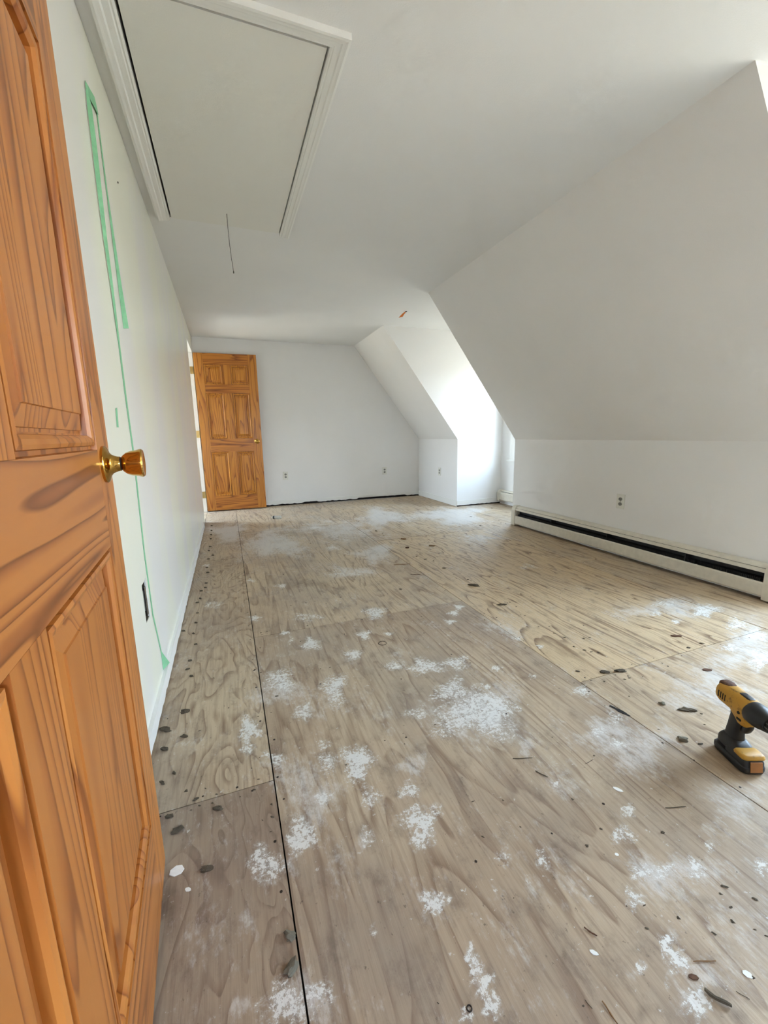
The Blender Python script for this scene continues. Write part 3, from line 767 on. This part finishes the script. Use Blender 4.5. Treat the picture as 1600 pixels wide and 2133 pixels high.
heater('baseboard_heater', WX, D1 + 0.03, D2 - 0.03, 'short white baseboard heater under the dormer window', 0.195, 0.055, (0.155, 0.158))
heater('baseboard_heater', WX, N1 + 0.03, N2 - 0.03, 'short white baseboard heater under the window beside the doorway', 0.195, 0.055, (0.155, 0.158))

# ------------------------------------------------------------------ green tape on the left wall
def ribbon(name, rows, mat, label, thick=0.0006, parent=None, cat='tape'):
    """rows: (edge a, edge b) pairs of points"""
    rings = []
    for a, b in rows:
        a, b = Vector(a), Vector(b)
        rings.append([a, b, b + Vector((thick, 0, 0)), a + Vector((thick, 0, 0))])
    o = MB().loft(rings).build(name, mat, parent)
    if label: tag(o, label, cat)
    return o
# long strip: flat on the wall below, its upper end peeled and twisting off the wall
rows = []
for px, w, off in [((343, 1392), .030, 0), ((336, 1360), .016, 0), ((318, 1280), .018, 0), ((300, 1150), .020, 0), ((288, 1040), .022, 0), ((277, 940), .024, 0), ((262, 830), .024, 0), ((247, 712), .024, 0)]:
    a = onx(px[0], px[1], 0.0)
    rows.append(((0.0006, a[1] - w / 2, a[2]), (0.0006, a[1] + w / 2, a[2])))
rows[0] = ((0.0006, rows[1][0][1] + 0.000, 0.070), (0.0146, rows[1][1][1] + 0.055, 0.060))
for (x, y), wpx in [((231, 600), 5), ((216, 500), 7), ((203, 400), 9), ((191, 300), 10), ((182, 225), 9), ((177, 172), 3)]:
    d = onx(x, y, 0.003); d2_ = ray(x + wpx, y); 
    t_ = (d[1] + 0.010 - CAM[1]) / d2_[1]; e2 = CAM + d2_ * t_
    rows.append(((max(d[0], .001), d[1], d[2]), (max(e2[0], .0015), e2[1], e2[2])))
ribbon('tape_strip', rows, 'tape_green', 'long thin green tape strip running down the wall to the floor')
# loose strip hanging from the top, turning to face into the room
rows = []
for (xa, ya), (xb, yb) in [((197, 215), (200, 222)), ((204, 300), (208, 300)), ((215, 400), (224, 400)), ((228, 500), (239, 500)), ((240, 600), (254, 600)), ((252, 684), (268, 684))]:
    a = CAM + ray(xa, ya) * (1.80 / ray(xa, ya)[1]); b = CAM + ray(xb, yb) * (1.815 / ray(xb, yb)[1])
    rows.append(((max(a[0], 0.001), a[1], a[2]), (max(b[0], 0.0015), b[1], b[2])))
ribbon('tape_strip', rows, 'tape_green', 'short loose green tape strip hanging beside the long strip')
a, b = onx(176, 167, 0.0), onx(200, 224, 0.0)
rows = [((0.0010, a[1], a[2]), (0.0010, a[1] + 0.004, a[2] - 0.03)), ((0.004, b[1] - 0.03, b[2] + 0.012), (0.006, b[1] - 0.02, b[2] - 0.03)), ((0.002, b[1], b[2] + 0.006), (0.004, b[1], b[2] - 0.02))]
ribbon('tape_scrap', rows, 'tape_green', 'small folded dark green tape scrap at the top of the strips')
a, b = onx(240, 851, 0.0), onx(243, 890, 0.0)
ribbon('tape_scrap', [((0.0006, a[1], a[2]), (0.0006, a[1] + 0.022, a[2] + .004)), ((0.0006, b[1], b[2]), (0.0006, b[1] + 0.022, b[2]))], 'tape_green', 'short green tape scrap on the wall above the door knob')
# pin hole left in the wall
a = onx(245, 380, 0.0)
tag(MB().lathe([(0, 0.004), (0.0025, 0.003), (0.003, 0.001)], 'x', 8, (0, a[1], a[2])).build('wall_nail', 'iron_dark'), 'tiny dark nail head high on the wall beside the tape', 'nail')

# ------------------------------------------------------------------ cordless drill on the floor
def sup(n, cx, cy, cz, hw_, hh_, ex_=2.6, axis='x', tilt=0.0):
    out = []
    for i in range(n):
        a = 2 * math.pi * i / n; c, s = math.cos(a), math.sin(a)
        u = hw_ * math.copysign(abs(c) ** (2 / ex_), c); v = hh_ * math.copysign(abs(s) ** (2 / ex_), s)
        if axis == 'x': out.append((cx + v * tilt, cy + u, cz + v))
        else: out.append((cx + v, cy + u, cz + v * tilt))
    return out
drill = tag(empty('cordless_drill', (1.677, 0.653, 0), math.radians(-112)), 'worn yellow and black cordless drill standing on its battery', 'drill')
N = 24
bat = MB().loft([sup(N, 0.0, 0, z, w, l, 5, 'z') for z, w, l in ((0.0, .029, .054), (0.003, .0345, .0605), (0.012, .0365, .0625), (0.020, .0365, .0625), (0.024, .0335, .0595))]).build('battery', 'tool_black', drill, smooth=True)
MB().loft([sup(N, 0.020 + dx, 0, z, w, l, 5, 'z') for z, w, l, dx in ((0.023, .0325, .040, 0), (0.034, .0325, .039, -.001), (0.046, .026, .036, -.004), (0.048, .024, .034, -.005))]).build('battery_housing', 'tool_black', drill, smooth=True)
MB().prism([(0.0635, 0.010), (0.0655, 0.012), (0.0605, 0.040), (0.0585, 0.041)], 'y', -0.017, 0.017).build('battery_label', 'battery_label', bat, bevel=0.001)
MB().loft([sup(16, 0.034, 0, z, w, l, 5, 'z') for z, w, l in ((0.043, .033, .022), (0.047, .0335, .023), (0.053, .031, .020), (0.055, .027, .016))]).build('battery_latch', 'tool_yellow', drill, smooth=True)
MB().loft([sup(N, cx_, 0, z, w, l, 4, 'z') for z, cx_, w, l in ((0.030, -0.014, .028, .046), (0.046, -0.014, .029, .045), (0.056, -0.018, .027, .036), (0.064, -0.022, .020, .026))]).build('foot', 'tool_black', drill, smooth=True)
MB().loft([sup(N, cx_, 0, z, w, l, 2.6, 'z') for z, cx_, w, l in ((0.060, -0.022, .0200, .026), (0.080, -0.022, .0185, .0235), (0.100, -0.020, .0175, .0225), (0.118, -0.017, .0180, .0235), (0.134, -0.014, .0185, .0235), (0.150, -0.014, .019, .026))]).build('handle', 'tool_black', drill, smooth=True)
MB().loft([sup(N, cx_, 0, z, w, l, 3, 'z') for z, cx_, w, l in ((0.124, 0.004, .0165, .020), (0.136, 0.004, .0195, .030), (0.150, 0.000, .0235, .040), (0.165, -0.005, .028, .050))]).build('grip_collar', 'tool_yellow', drill, smooth=True)
MB().loft([sup(16, cx_, 0, z, w, l, 3, 'z') for z, cx_, w, l in ((0.100, 0.0085, .008, .009), (0.108, 0.0120, .009, .012), (0.122, 0.0165, .009, .014), (0.132, 0.018, .009, .014))]).build('trigger', 'tool_black', drill, smooth=True)
HZ = 0.178
MB().loft([sup(N, x, 0, HZ + dz_, w, h_, 2.4) for x, w, h_, dz_ in ((-0.088, .010, .012, 0), (-0.086, .020, .022, 0), (-0.080, .0275, .029, 0), (-0.068, .0305, .0325, 0), (-0.040, .0310, .0330, 0), (-0.010, .0300, .0320, 0), (0.016, .0300, .0320, 0), (0.030, .0290, .0310, 0), (0.036, .0270, .0290, 0))]).build('motor_housing', 'tool_yellow', drill, smooth=True)
MB().loft([sup(16, x, 0, HZ + 0.024, w, h_, 3) for x, w, h_ in ((-0.0885, .010, .004), (-0.084, .017, .009), (-0.066, .019, .0105), (-0.050, .014, .009), (-0.046, .008, .006))]).build('rear_cap', 'chip_brown', drill, smooth=True)
MB().loft([sup(16, x, 0, HZ + 0.0285, w, h_, 4) for x, w, h_ in ((-0.018, .009, .004), (-0.014, .011, .0055), (0.014, .011, .0055), (0.018, .009, .004))]).build('speed_switch', 'tool_black', drill, smooth=True)
for sg in (-1, 1):
    for k in range(4):
        MB().box(-0.066 + k * 0.0085, -0.063 + k * 0.0085, sg * 0.0303 - 0.001, sg * 0.0303 + 0.001, HZ - 0.010, HZ + 0.010).build('vent', 'slot_dark', drill)
    MB().lathe([(sg * 0.0295, 0.0045), (sg * 0.0315, 0.004)], 'y', 12, (0.012, 0, HZ - 0.012)).build('screw', 'slot_dark', drill)
    MB().box(0.000, 0.014, sg * 0.0200 - 0.004, sg * 0.0200 + 0.004, 0.138, 0.144).build('direction_button', 'slot_dark', drill, bevel=0.0015)
MB().lathe([(0.022, .0300), (0.026, .0325), (0.044, .0330), (0.058, .0315), (0.070, .0275), (0.084, .0240), (0.086, .020)], 'x', 32, (0, 0, HZ)).build('clutch_ring', 'tool_black', drill, smooth=True)
ck_ = MB().lathe([(0.084, .0200), (0.086, .0215), (0.104, .0215), (0.106, .0205), (0.108, .0215), (0.120, .0205), (0.130, .0150), (0.136, .0105), (0.137, .006)], 'x', 28, (0, 0, HZ)).build('chuck', 'tool_black', drill, smooth=True)
for k in range(12):
    a = 2 * math.pi * k / 12
    MB().box(0.087, 0.103, -0.0012, 0.0012, -0.0008, 0.0008).build('chuck_rib', 'tool_grey', ck_).matrix_local = Matrix.Translation((0, 0.0218 * math.cos(a), HZ + 0.0218 * math.sin(a))) @ Matrix.Rotation(a + math.pi / 2, 4, 'X')
MB().lathe([(0.120, .0212), (0.124, .0200), (0.125, .019)], 'x', 28, (0, 0, HZ)).build('chuck_ring', 'steel', drill, smooth=True)
MB().lathe([(0.132, .0055), (0.152, .0050), (0.153, .0032), (0.175, .0032)], 'x', 6, (0, 0, HZ)).build('bit', 'steel', drill)

# ------------------------------------------------------------------ clear vial lying near the far wall
v0, v1 = onz(568, 1078, 0.016), onz(594, 1078, 0.016)
vd = Vector(v1 - v0); vr = math.atan2(vd.y, vd.x)
vial = tag(empty('plastic_vial', (v0[0], v0[1], 0), vr), 'clear plastic vial with a dark band lying on the far floor', 'vial')
MB().lathe([(0.018, .004), (0.020, .014), (0.024, .0185), (0.105, .0185), (0.108, .016), (0.108, .002)], 'x', 20, (0, 0, 0.0187)).build('body', 'clear_plastic', vial, smooth=True)
MB().lathe([(0.006, .0150), (0.007, .0185), (0.021, .0187), (0.022, .015)], 'x', 20, (0, 0, 0.0187)).build('band', 'tool_black', vial, smooth=True)
MB().lathe([(-0.010, .004), (-0.009, .010), (0.006, .012)], 'x', 16, (0, 0, 0.0187)).build('cap', 'outlet_plastic', vial, smooth=True)

# ------------------------------------------------------------------ litter on the plywood
def lump_mesh(name, seed, flat, mat, sub=1, jag=0.35):
    import bmesh
    r = random.Random(seed); bm = bmesh.new(); bmesh.ops.create_icosphere(bm, subdivisions=sub, radius=0.5)
    for v in bm.verts:
        k = 1 + (r.random() - 0.5) * 2 * jag
        v.co.x *= k * (1 + 0.3 * math.sin(5 * v.co.y + seed)); v.co.y *= k; v.co.z = max(v.co.z * k, -0.28) * flat
    zmin = min(v.co.z for v in bm.verts)
    for v in bm.verts: v.co.z -= zmin
    me = bpy.data.meshes.new(name); bm.to_mesh(me); bm.free(); me.materials.append(MAT[mat]); return me
def chip_mesh(name, seed, mat, h):
    r = random.Random(seed); n = 7
    poly = [((0.5 + 0.12 * r.random()) * math.cos(2 * math.pi * k / n), (0.42 + 0.16 * r.random()) * math.sin(2 * math.pi * k / n)) for k in range(n)]
    m = MB().prism(poly, 'z', 0, h); o = m.build(name, mat); me = o.data; bpy.data.objects.remove(o); return me
def stick_mesh(name, seed, mat):
    r = random.Random(seed); pts = []; rad = []
    for k in range(6):
        u = k / 5; pts.append((u - 0.5, 0.03 * math.sin(u * 4 + seed), 0.055 + 0.02 * math.sin(u * 7 + seed))); rad.append(0.05 * (1 - 0.5 * abs(u - 0.4)) * (0.7 + 0.6 * r.random()))
    o = MB().tube(pts, rad, 5).build(name, mat); me = o.data
    z = min(v.co.z for v in me.vertices)
    for v in me.vertices: v.co.z -= z
    bpy.data.objects.remove(o); return me
TUFT = [lump_mesh('tuft', s, 0.6, 'pad_dark', 2, 0.5) for s in (1, 2, 3, 4)]
CLUMP = [lump_mesh('clump', s, 0.7, 'pad_grey', 2, 0.28) for s in (11, 12)]
CRUMB = [lump_mesh('crumb', s, 0.5, 'pad_dark', 1, 0.55) for s in (21, 22, 23)]
WCHIP = [chip_mesh('wood_chip', 31, 'chip_wood', 0.25), chip_mesh('wood_chip', 32, 'chip_brown', 0.25)]
PCHIP = [chip_mesh('paint_chip', 41, 'chip_white', 0.06), chip_mesh('paint_chip', 42, 'chip_white', 0.06)]
STICK = [stick_mesh('splinter', 51, 'chip_wood'), stick_mesh('splinter', 52, 'chip_brown'), stick_mesh('splinter', 53, 'pad_dark')]
RR = random.Random(99)
def put(name, me, px, py, wpx, asp, label, cat, group=None, rot=None, hs=None):
    c = onz(px, py); e_ = onz(px + wpx / 2, py) - onz(px - wpx / 2, py); s = float(np.linalg.norm(e_))
    o = bpy.data.objects.new(name, me); COL.objects.link(o)
    o.location = (c[0], c[1], 0.0); base = math.atan2(e_[1], e_[0])
    o.rotation_euler = (0, 0, base + (RR.uniform(-0.6, 0.6) if rot is None else rot))
    o.scale = (s, s * asp, s * (hs or RR.uniform(0.55, 0.9)))
    if group and (c[0] < 0.016 or c[0] > WX): return
    tag(o, label, cat, group)
    return o
def Z(k, pts):
    x0, y0, s = {1: (300, 1040, 3.2), 2: (750, 1020, 3.2), 3: (1150, 1200, 3.556), 4: (300, 1400, 3.2), 5: (750, 1350, 2.909), 6: (300, 1750, 2.909), 7: (800, 1750, 3.556), 8: (1200, 1620, 4.0)}[k]
    return [(x0 + p[0] / s, y0 + p[1] / s, (p[2] / s if len(p) > 2 else None)) for p in pts]
row = Z(1, [(450, 178), (450, 210), (448, 238), (446, 265), (440, 318), (433, 345), (460, 375), (430, 400), (418, 457), (425, 490), (415, 560), (410, 590), (380, 613), (375, 663), (355, 690), (358, 760), (345, 825), (262, 880), (330, 897), (345, 968), (305, 1078), (318, 1180), (290, 1135)]) \
    + Z(4, [(315, 28), (270, 270, 55), (140, 390, 70), (270, 432, 45), (140, 518, 60), (200, 675), (120, 740, 40), (345, 850), (170, 965, 60)])
for i, (x, y, w) in enumerate(row):
    put('carpet_pad_tuft', TUFT[i % 4], x, y, (w or (4.5 + (y - 1090) * 0.011)) * 0.85, 0.55, 'dark tuft of old carpet pad in the row along the taped wall', 'tuft', 'carpet pad tufts along the taped wall', hs=0.85)
sc_ = Z(1, [(690, 757), (780, 890), (820, 880), (1090, 842), (1140, 680), (1310, 655), (1080, 690), (980, 710), (930, 500), (1110, 295), (810, 405), (1280, 50), (1330, 70), (1430, 150), (1550, 212, 22), (740, 1135), (780, 1155), (1175, 1130), (1240, 1120), (466, 1192)]) \
    + Z(2, [(105, 275, 24), (150, 290), (160, 305), (375, 445, 26), (400, 430), (437, 465, 30), (490, 475, 24), (560, 523, 36), (625, 567), (640, 590), (720, 600, 24), (740, 605), (690, 485), (270, 663, 28), (740, 180, 20), (800, 240, 28), (925, 205), (940, 222), (970, 225), (880, 125), (1000, 752, 18), (1040, 780, 20), (1070, 835), (1100, 840), (830, 867), (910, 852), (830, 697), (425, 955), (410, 845), (1190, 915), (1260, 913), (1300, 958), (1360, 985), (1490, 990), (275, 1262), (735, 955), (1100, 1055), (1450, 1210, 36)]) \
    + Z(3, [(20, 425, 26), (95, 455, 24), (235, 463, 26), (280, 458, 26), (160, 522, 34), (240, 548, 36), (292, 562, 30), (340, 565, 36), (190, 705, 44), (290, 775, 26), (385, 780, 22), (540, 765, 26), (575, 755, 26), (670, 745, 18), (460, 668, 14), (165, 793, 16), (815, 645, 22), (1010, 530, 46), (1110, 500, 40), (570, 890, 22), (1130, 1100, 24), (1100, 1245, 48), (1105, 1020, 34), (790, 1135, 24), (450, 1180, 18), (390, 960, 14), (310, 1330, 26)]) \
    + Z(4, [(370, 392, 22), (280, 790, 40), (410, 775, 20), (485, 815, 26), (455, 872, 32), (370, 890, 26), (315, 920, 18), (640, 830, 18), (735, 783, 30), (765, 715, 24), (850, 880, 34), (855, 965, 36), (790, 988, 18), (760, 295, 18), (885, 160, 32), (848, 270, 18), (770, 568, 14), (718, 640, 14), (845, 1065, 20)]) \
    + Z(5, [(250, 188, 14), (668, 90, 18), (455, 465, 18), (270, 580, 16), (150, 560, 16), (685, 930, 26), (1285, 915, 28), (1165, 540, 14), (745, 1145, 26), (970, 1083, 24), (1460, 1097, 26), (1375, 1195, 28), (865, 922, 20)]) \
    + Z(7, [(1475, 1230, 24), (400, 1208, 22), (1500, 45, 30), (960, 428, 16)]) \
    + Z(8, [(90, 570, 34), (205, 425, 36), (720, 455, 50), (1240, 910, 70), (1200, 965, 50), (1490, 1010, 60), (1290, 1080, 40), (1300, 1195, 56), (1490, 1265, 36), (1590, 1320, 40), (850, 1165, 50), (590, 1255, 46), (1150, 1300, 46), (1470, 1660, 50), (60, 1900, 30), (570, 1065, 40), (700, 185, 18), (1340, 785, 20), (1050, 685, 16), (420, 1068, 20)])
def crumb_words(px, py):
    x, y, _ = onz(px, py)
    if y > 3.55: w = 'the dusty plywood towards the gable wall'
    elif x < S1: w = 'the dark plywood strip beside the big pine door' if y < 1.0946 else 'the narrow plywood strip along the taped wall'
    elif x < S2: w = 'the large splashed plywood sheet' if y < 2.0265 else 'the plywood beyond the middle cross joint'
    elif y < 1.1314: w = 'the grey plywood sheet under the drill'
    elif x < S3: w = 'the golden grained plywood sheet'
    else: w = 'the plywood beside the long heater'
    return 'small dark crumb of debris on ' + w, 'crumb', 'crumbs on ' + w
for i, (x, y, w) in enumerate(sc_):
    put('debris_crumb', CRUMB[i % 3], x, y, (w or (3.6 + (y - 1040) * 0.006)) * 0.72, RR.uniform(0.45, 0.8), *crumb_words(x, y), hs=0.5)
for i, (x, y, w) in enumerate(Z(6, [(375, 180, 62)]) + Z(4, [(490, 912, 50)])):
    put('carpet_pad_tuft', TUFT[i], x, y, w, 0.6, ['curled dark tuft beside the white oval paint chip', 'pale-edged tuft beside the plywood joint near the big door'][i], 'tuft')
one = [
 ('carpet_pad_clump', CLUMP[0], 6, (895, 780, 120), .5, 'largest mossy grey clump of carpet pad on the plywood joint', 'clump', -0.9, .55),
 ('carpet_pad_clump', CLUMP[1], 6, (885, 590, 76), .75, 'pale round clump of carpet pad next to the largest clump', 'clump', 0.2, .7),
 ('carpet_pad_clump', CLUMP[0], 3, (970, 1215, 86), .6, 'grey brown clump of pad beside the drill battery', 'clump', 0.5, .5),
 ('carpet_pad_clump', CLUMP[1], 3, (818, 950, 42), .9, 'small grey clump standing between the dark crack and the drill', 'clump', 0.0, .8),
 ('carpet_pad_tuft', TUFT[2], 3, (1000, 995, 90), .5, 'long dark tuft lying just behind the drill', 'tuft', 0.2, .4),
 ('carpet_pad_tuft', TUFT[0], 3, (385, 715, 56), .6, 'dark grey tuft lying on the cross joint', 'tuft', 0.1, .5),
 ('carpet_pad_tuft', TUFT[1], 3, (500, 705, 72), .5, 'flat brown tuft on the cross joint beside the grey one', 'tuft', -0.1, .4),
 ('carpet_pad_tuft', TUFT[3], 4, (222, 1055, 76), .6, 'large black tuft beside the foot of the big pine door', 'tuft', -0.5, .55),
 ('carpet_pad_tuft', TUFT[1], 2, (755, 640, 60), .45, 'long black tuft in the middle of the floor', 'tuft', 0.25, .4),
 ('carpet_pad_tuft', TUFT[2], 2, (945, 768, 46), .45, 'flat black tuft out on the golden plywood sheet', 'tuft', 0.05, .4),
 ('wood_chip', WCHIP[0], 2, (290, 330, 38), .5, 'pale wood chip on the dusty far floor', 'chip', 0.4, .6),
 ('wood_chip', WCHIP[1], 2, (315, 388, 26), .8, 'brown wood chip just in front of the pale chip', 'chip', -0.4, .9),
 ('wood_chip', WCHIP[0], 2, (480, 375, 42), .35, 'narrow pale wood chip on the far floor', 'chip', 0.05, .5),
 ('wood_chip', WCHIP[1], 3, (920, 445, 80), .32, 'reddish brown wood chip beyond the cross joint', 'chip', 0.1, .3),
 ('wood_chip', WCHIP[1], 3, (1150, 697, 66), .5, 'flat grey brown chip behind the drill', 'chip', 0.1, .35),
 ('wood_chip', WCHIP[1], 8, (980, 1665, 76), .5, 'short rusty brown chip near the dark stick', 'chip', 0.2, .5),
 ('splinter', STICK[2], 8, (1180, 1850, 180), 1.9, 'thick dark stick lying on the grey plywood', 'stick', 0.62, 1.6),
 ('splinter', STICK[0], 8, (280, 1960, 150), 1.0, 'tapering tan splinter pointing across the sheet', 'splinter', 1.15, .8),
 ('splinter', STICK[0], 8, (1070, 1535, 190), .6, 'long thin tan splinter beside a white splash', 'splinter', -0.05, .6),
 ('splinter', STICK[2], 8, (830, 250, 180), .35, 'hair-thin dark splinter in front of the drill', 'splinter', -0.08, .4),
 ('splinter', STICK[2], 8, (105, 1890, 66), .9, 'short black splinter on the pale grey plywood', 'splinter', 1.0, .8),
 ('splinter', STICK[1], 7, (1530, 685, 90), 1.3, 'rusty brown nail-like splinter beside a white chip', 'splinter', 0.6, 1.2),
 ('splinter', STICK[2], 5, (985, 670, 120), .35, 'thin dark splinter near the large plaster splash', 'splinter', -0.05, .4),
 ('splinter', STICK[2], 5, (1100, 765, 76), .9, 'dark splinter lying along the grain past the splash', 'splinter', 0.7, .6),
 ('splinter', STICK[1], 2, (370, 567, 66), .5, 'thin brown splinter on the mid floor', 'splinter', 0.05, .5),
 ('splinter', STICK[0], 2, (280, 500, 110), .35, 'long pale splinter on the dusty mid floor', 'splinter', -0.2, .4),
 ('splinter', STICK[2], 5, (1390, 690, 70), .35, 'short hair-thin splinter near the grey smear', 'splinter', -0.5, .4),
 ('splinter', STICK[2], 8, (1390, 1815, 90), .5, 'slim dark splinter right of the dark stick', 'splinter', 0.6, .5),
 ('paint_chip', PCHIP[0], 6, (200, 187, 74), .85, 'white oval paint chip beside the foot of the big door', 'chip', -0.3, 1),
 ('paint_chip', PCHIP[1], 6, (267, 300, 36), .7, 'small white paint chip below the oval one', 'chip', 0.2, 1),
 ('paint_chip', PCHIP[1], 8, (150, 1460, 64), .55, 'bright white rectangular chip near the rusty splinter', 'chip', 0.4, 1.5),
 ('paint_chip', PCHIP[0], 8, (1430, 1640, 66), .8, 'bright white chip beside dark crumbs', 'chip', 0.5, 1.2),
 ('paint_chip', PCHIP[1], 8, (350, 100, 70), .5, 'white elongated chip on the rusty brown streak', 'chip', 0.6, 1),
 ('paint_chip', PCHIP[0], 8, (340, 640, 30), .9, 'tiny cream chip near the small dark crumb', 'chip', 0.1, 1),
]
for nm, me, k, p, asp, lab, cat, rot, hs in one:
    (x, y, w), = Z(k, [p]); put(nm, me, x, y, w, asp, lab, cat, None, -rot, hs)
# two wire rings
for (x, y, w), lab in zip(Z(2, [(150, 1025, 52)]) + Z(7, [(632, 1250, 36)]), ('small thin wire ring lying on the mid floor', 'small rusty ring beside the long white splash')):
    c = onz(x, y); R_ = float(np.linalg.norm(onz(x + w / 2, y) - c)); m = MB()
    m.tube([(R_ * math.cos(a), R_ * math.sin(a), 0.0012) for a in [2 * math.pi * k / 20 * 0.97 for k in range(21)]], 0.0012, 5)
    tag(m.build('wire_ring', 'iron_dark', loc=(c[0], c[1], 0.0)), lab, 'ring')
# splintered black gap along the joint
a, b = onz(1270, 1470), onz(1312, 1492); n = 9; r = random.Random(2); L_, R2 = [], []
for k in range(n):
    u = k / (n - 1); c = a + (b - a) * u; w_ = (0.005 + 0.004 * r.random()) * math.sin(math.pi * min(max(u, 0.06), 0.94)) ** 0.5
    L_.append((c[0] - w_, c[1])); R2.append((c[0] + w_ * 1.1, c[1]))
MB().prism(L_ + R2[::-1], 'z', -0.0003, 0.0012).build('joint_hole', 'gap_dark', floor)
# nail heads, too small to pick apart singly
m = MB(); r = random.Random(12)
nails = []
for yj in [0.28 + 0.405 * k for k in range(15)]:
    for xs, xe in ((0.03, S1), (S1, S2), (S2, S3), (S3, RW)):
        x = xs + 0.02
        while x < xe - 0.01:
            if r.random() < 0.7: nails.append((x + r.uniform(-.02, .02), yj + r.uniform(-.02, .02)))
            x += 0.2
for sx in (S1, S2, S3):
    y = 0.1
    while y < 6.0:
        if r.random() < 0.8: nails.append((sx + r.choice((-1, 1)) * 0.018, y + r.uniform(-.05, .05)))
        y += 0.16
for sy, x0, x1 in ((1.0946, 0, S1), (2.0265, S1, S2), (1.1314, S2, S3), (3.533, 0, S1), (4.465, S1, S2), (3.57, S2, S3)):
    x = x0 + 0.04
    while x < x1:
        nails.append((x, sy + r.choice((-1, 1)) * 0.016)); x += 0.13
for x, y in nails:
    rad = r.uniform(0.0025, 0.0042)
    m.add([(x + rad * math.cos(2 * math.pi * k / 6), y + rad * math.sin(2 * math.pi * k / 6), 0.0008) for k in range(6)], [tuple(range(6))])
o = m.build('nail_heads', 'iron_dark', floor); o['kind'] = 'stuff'
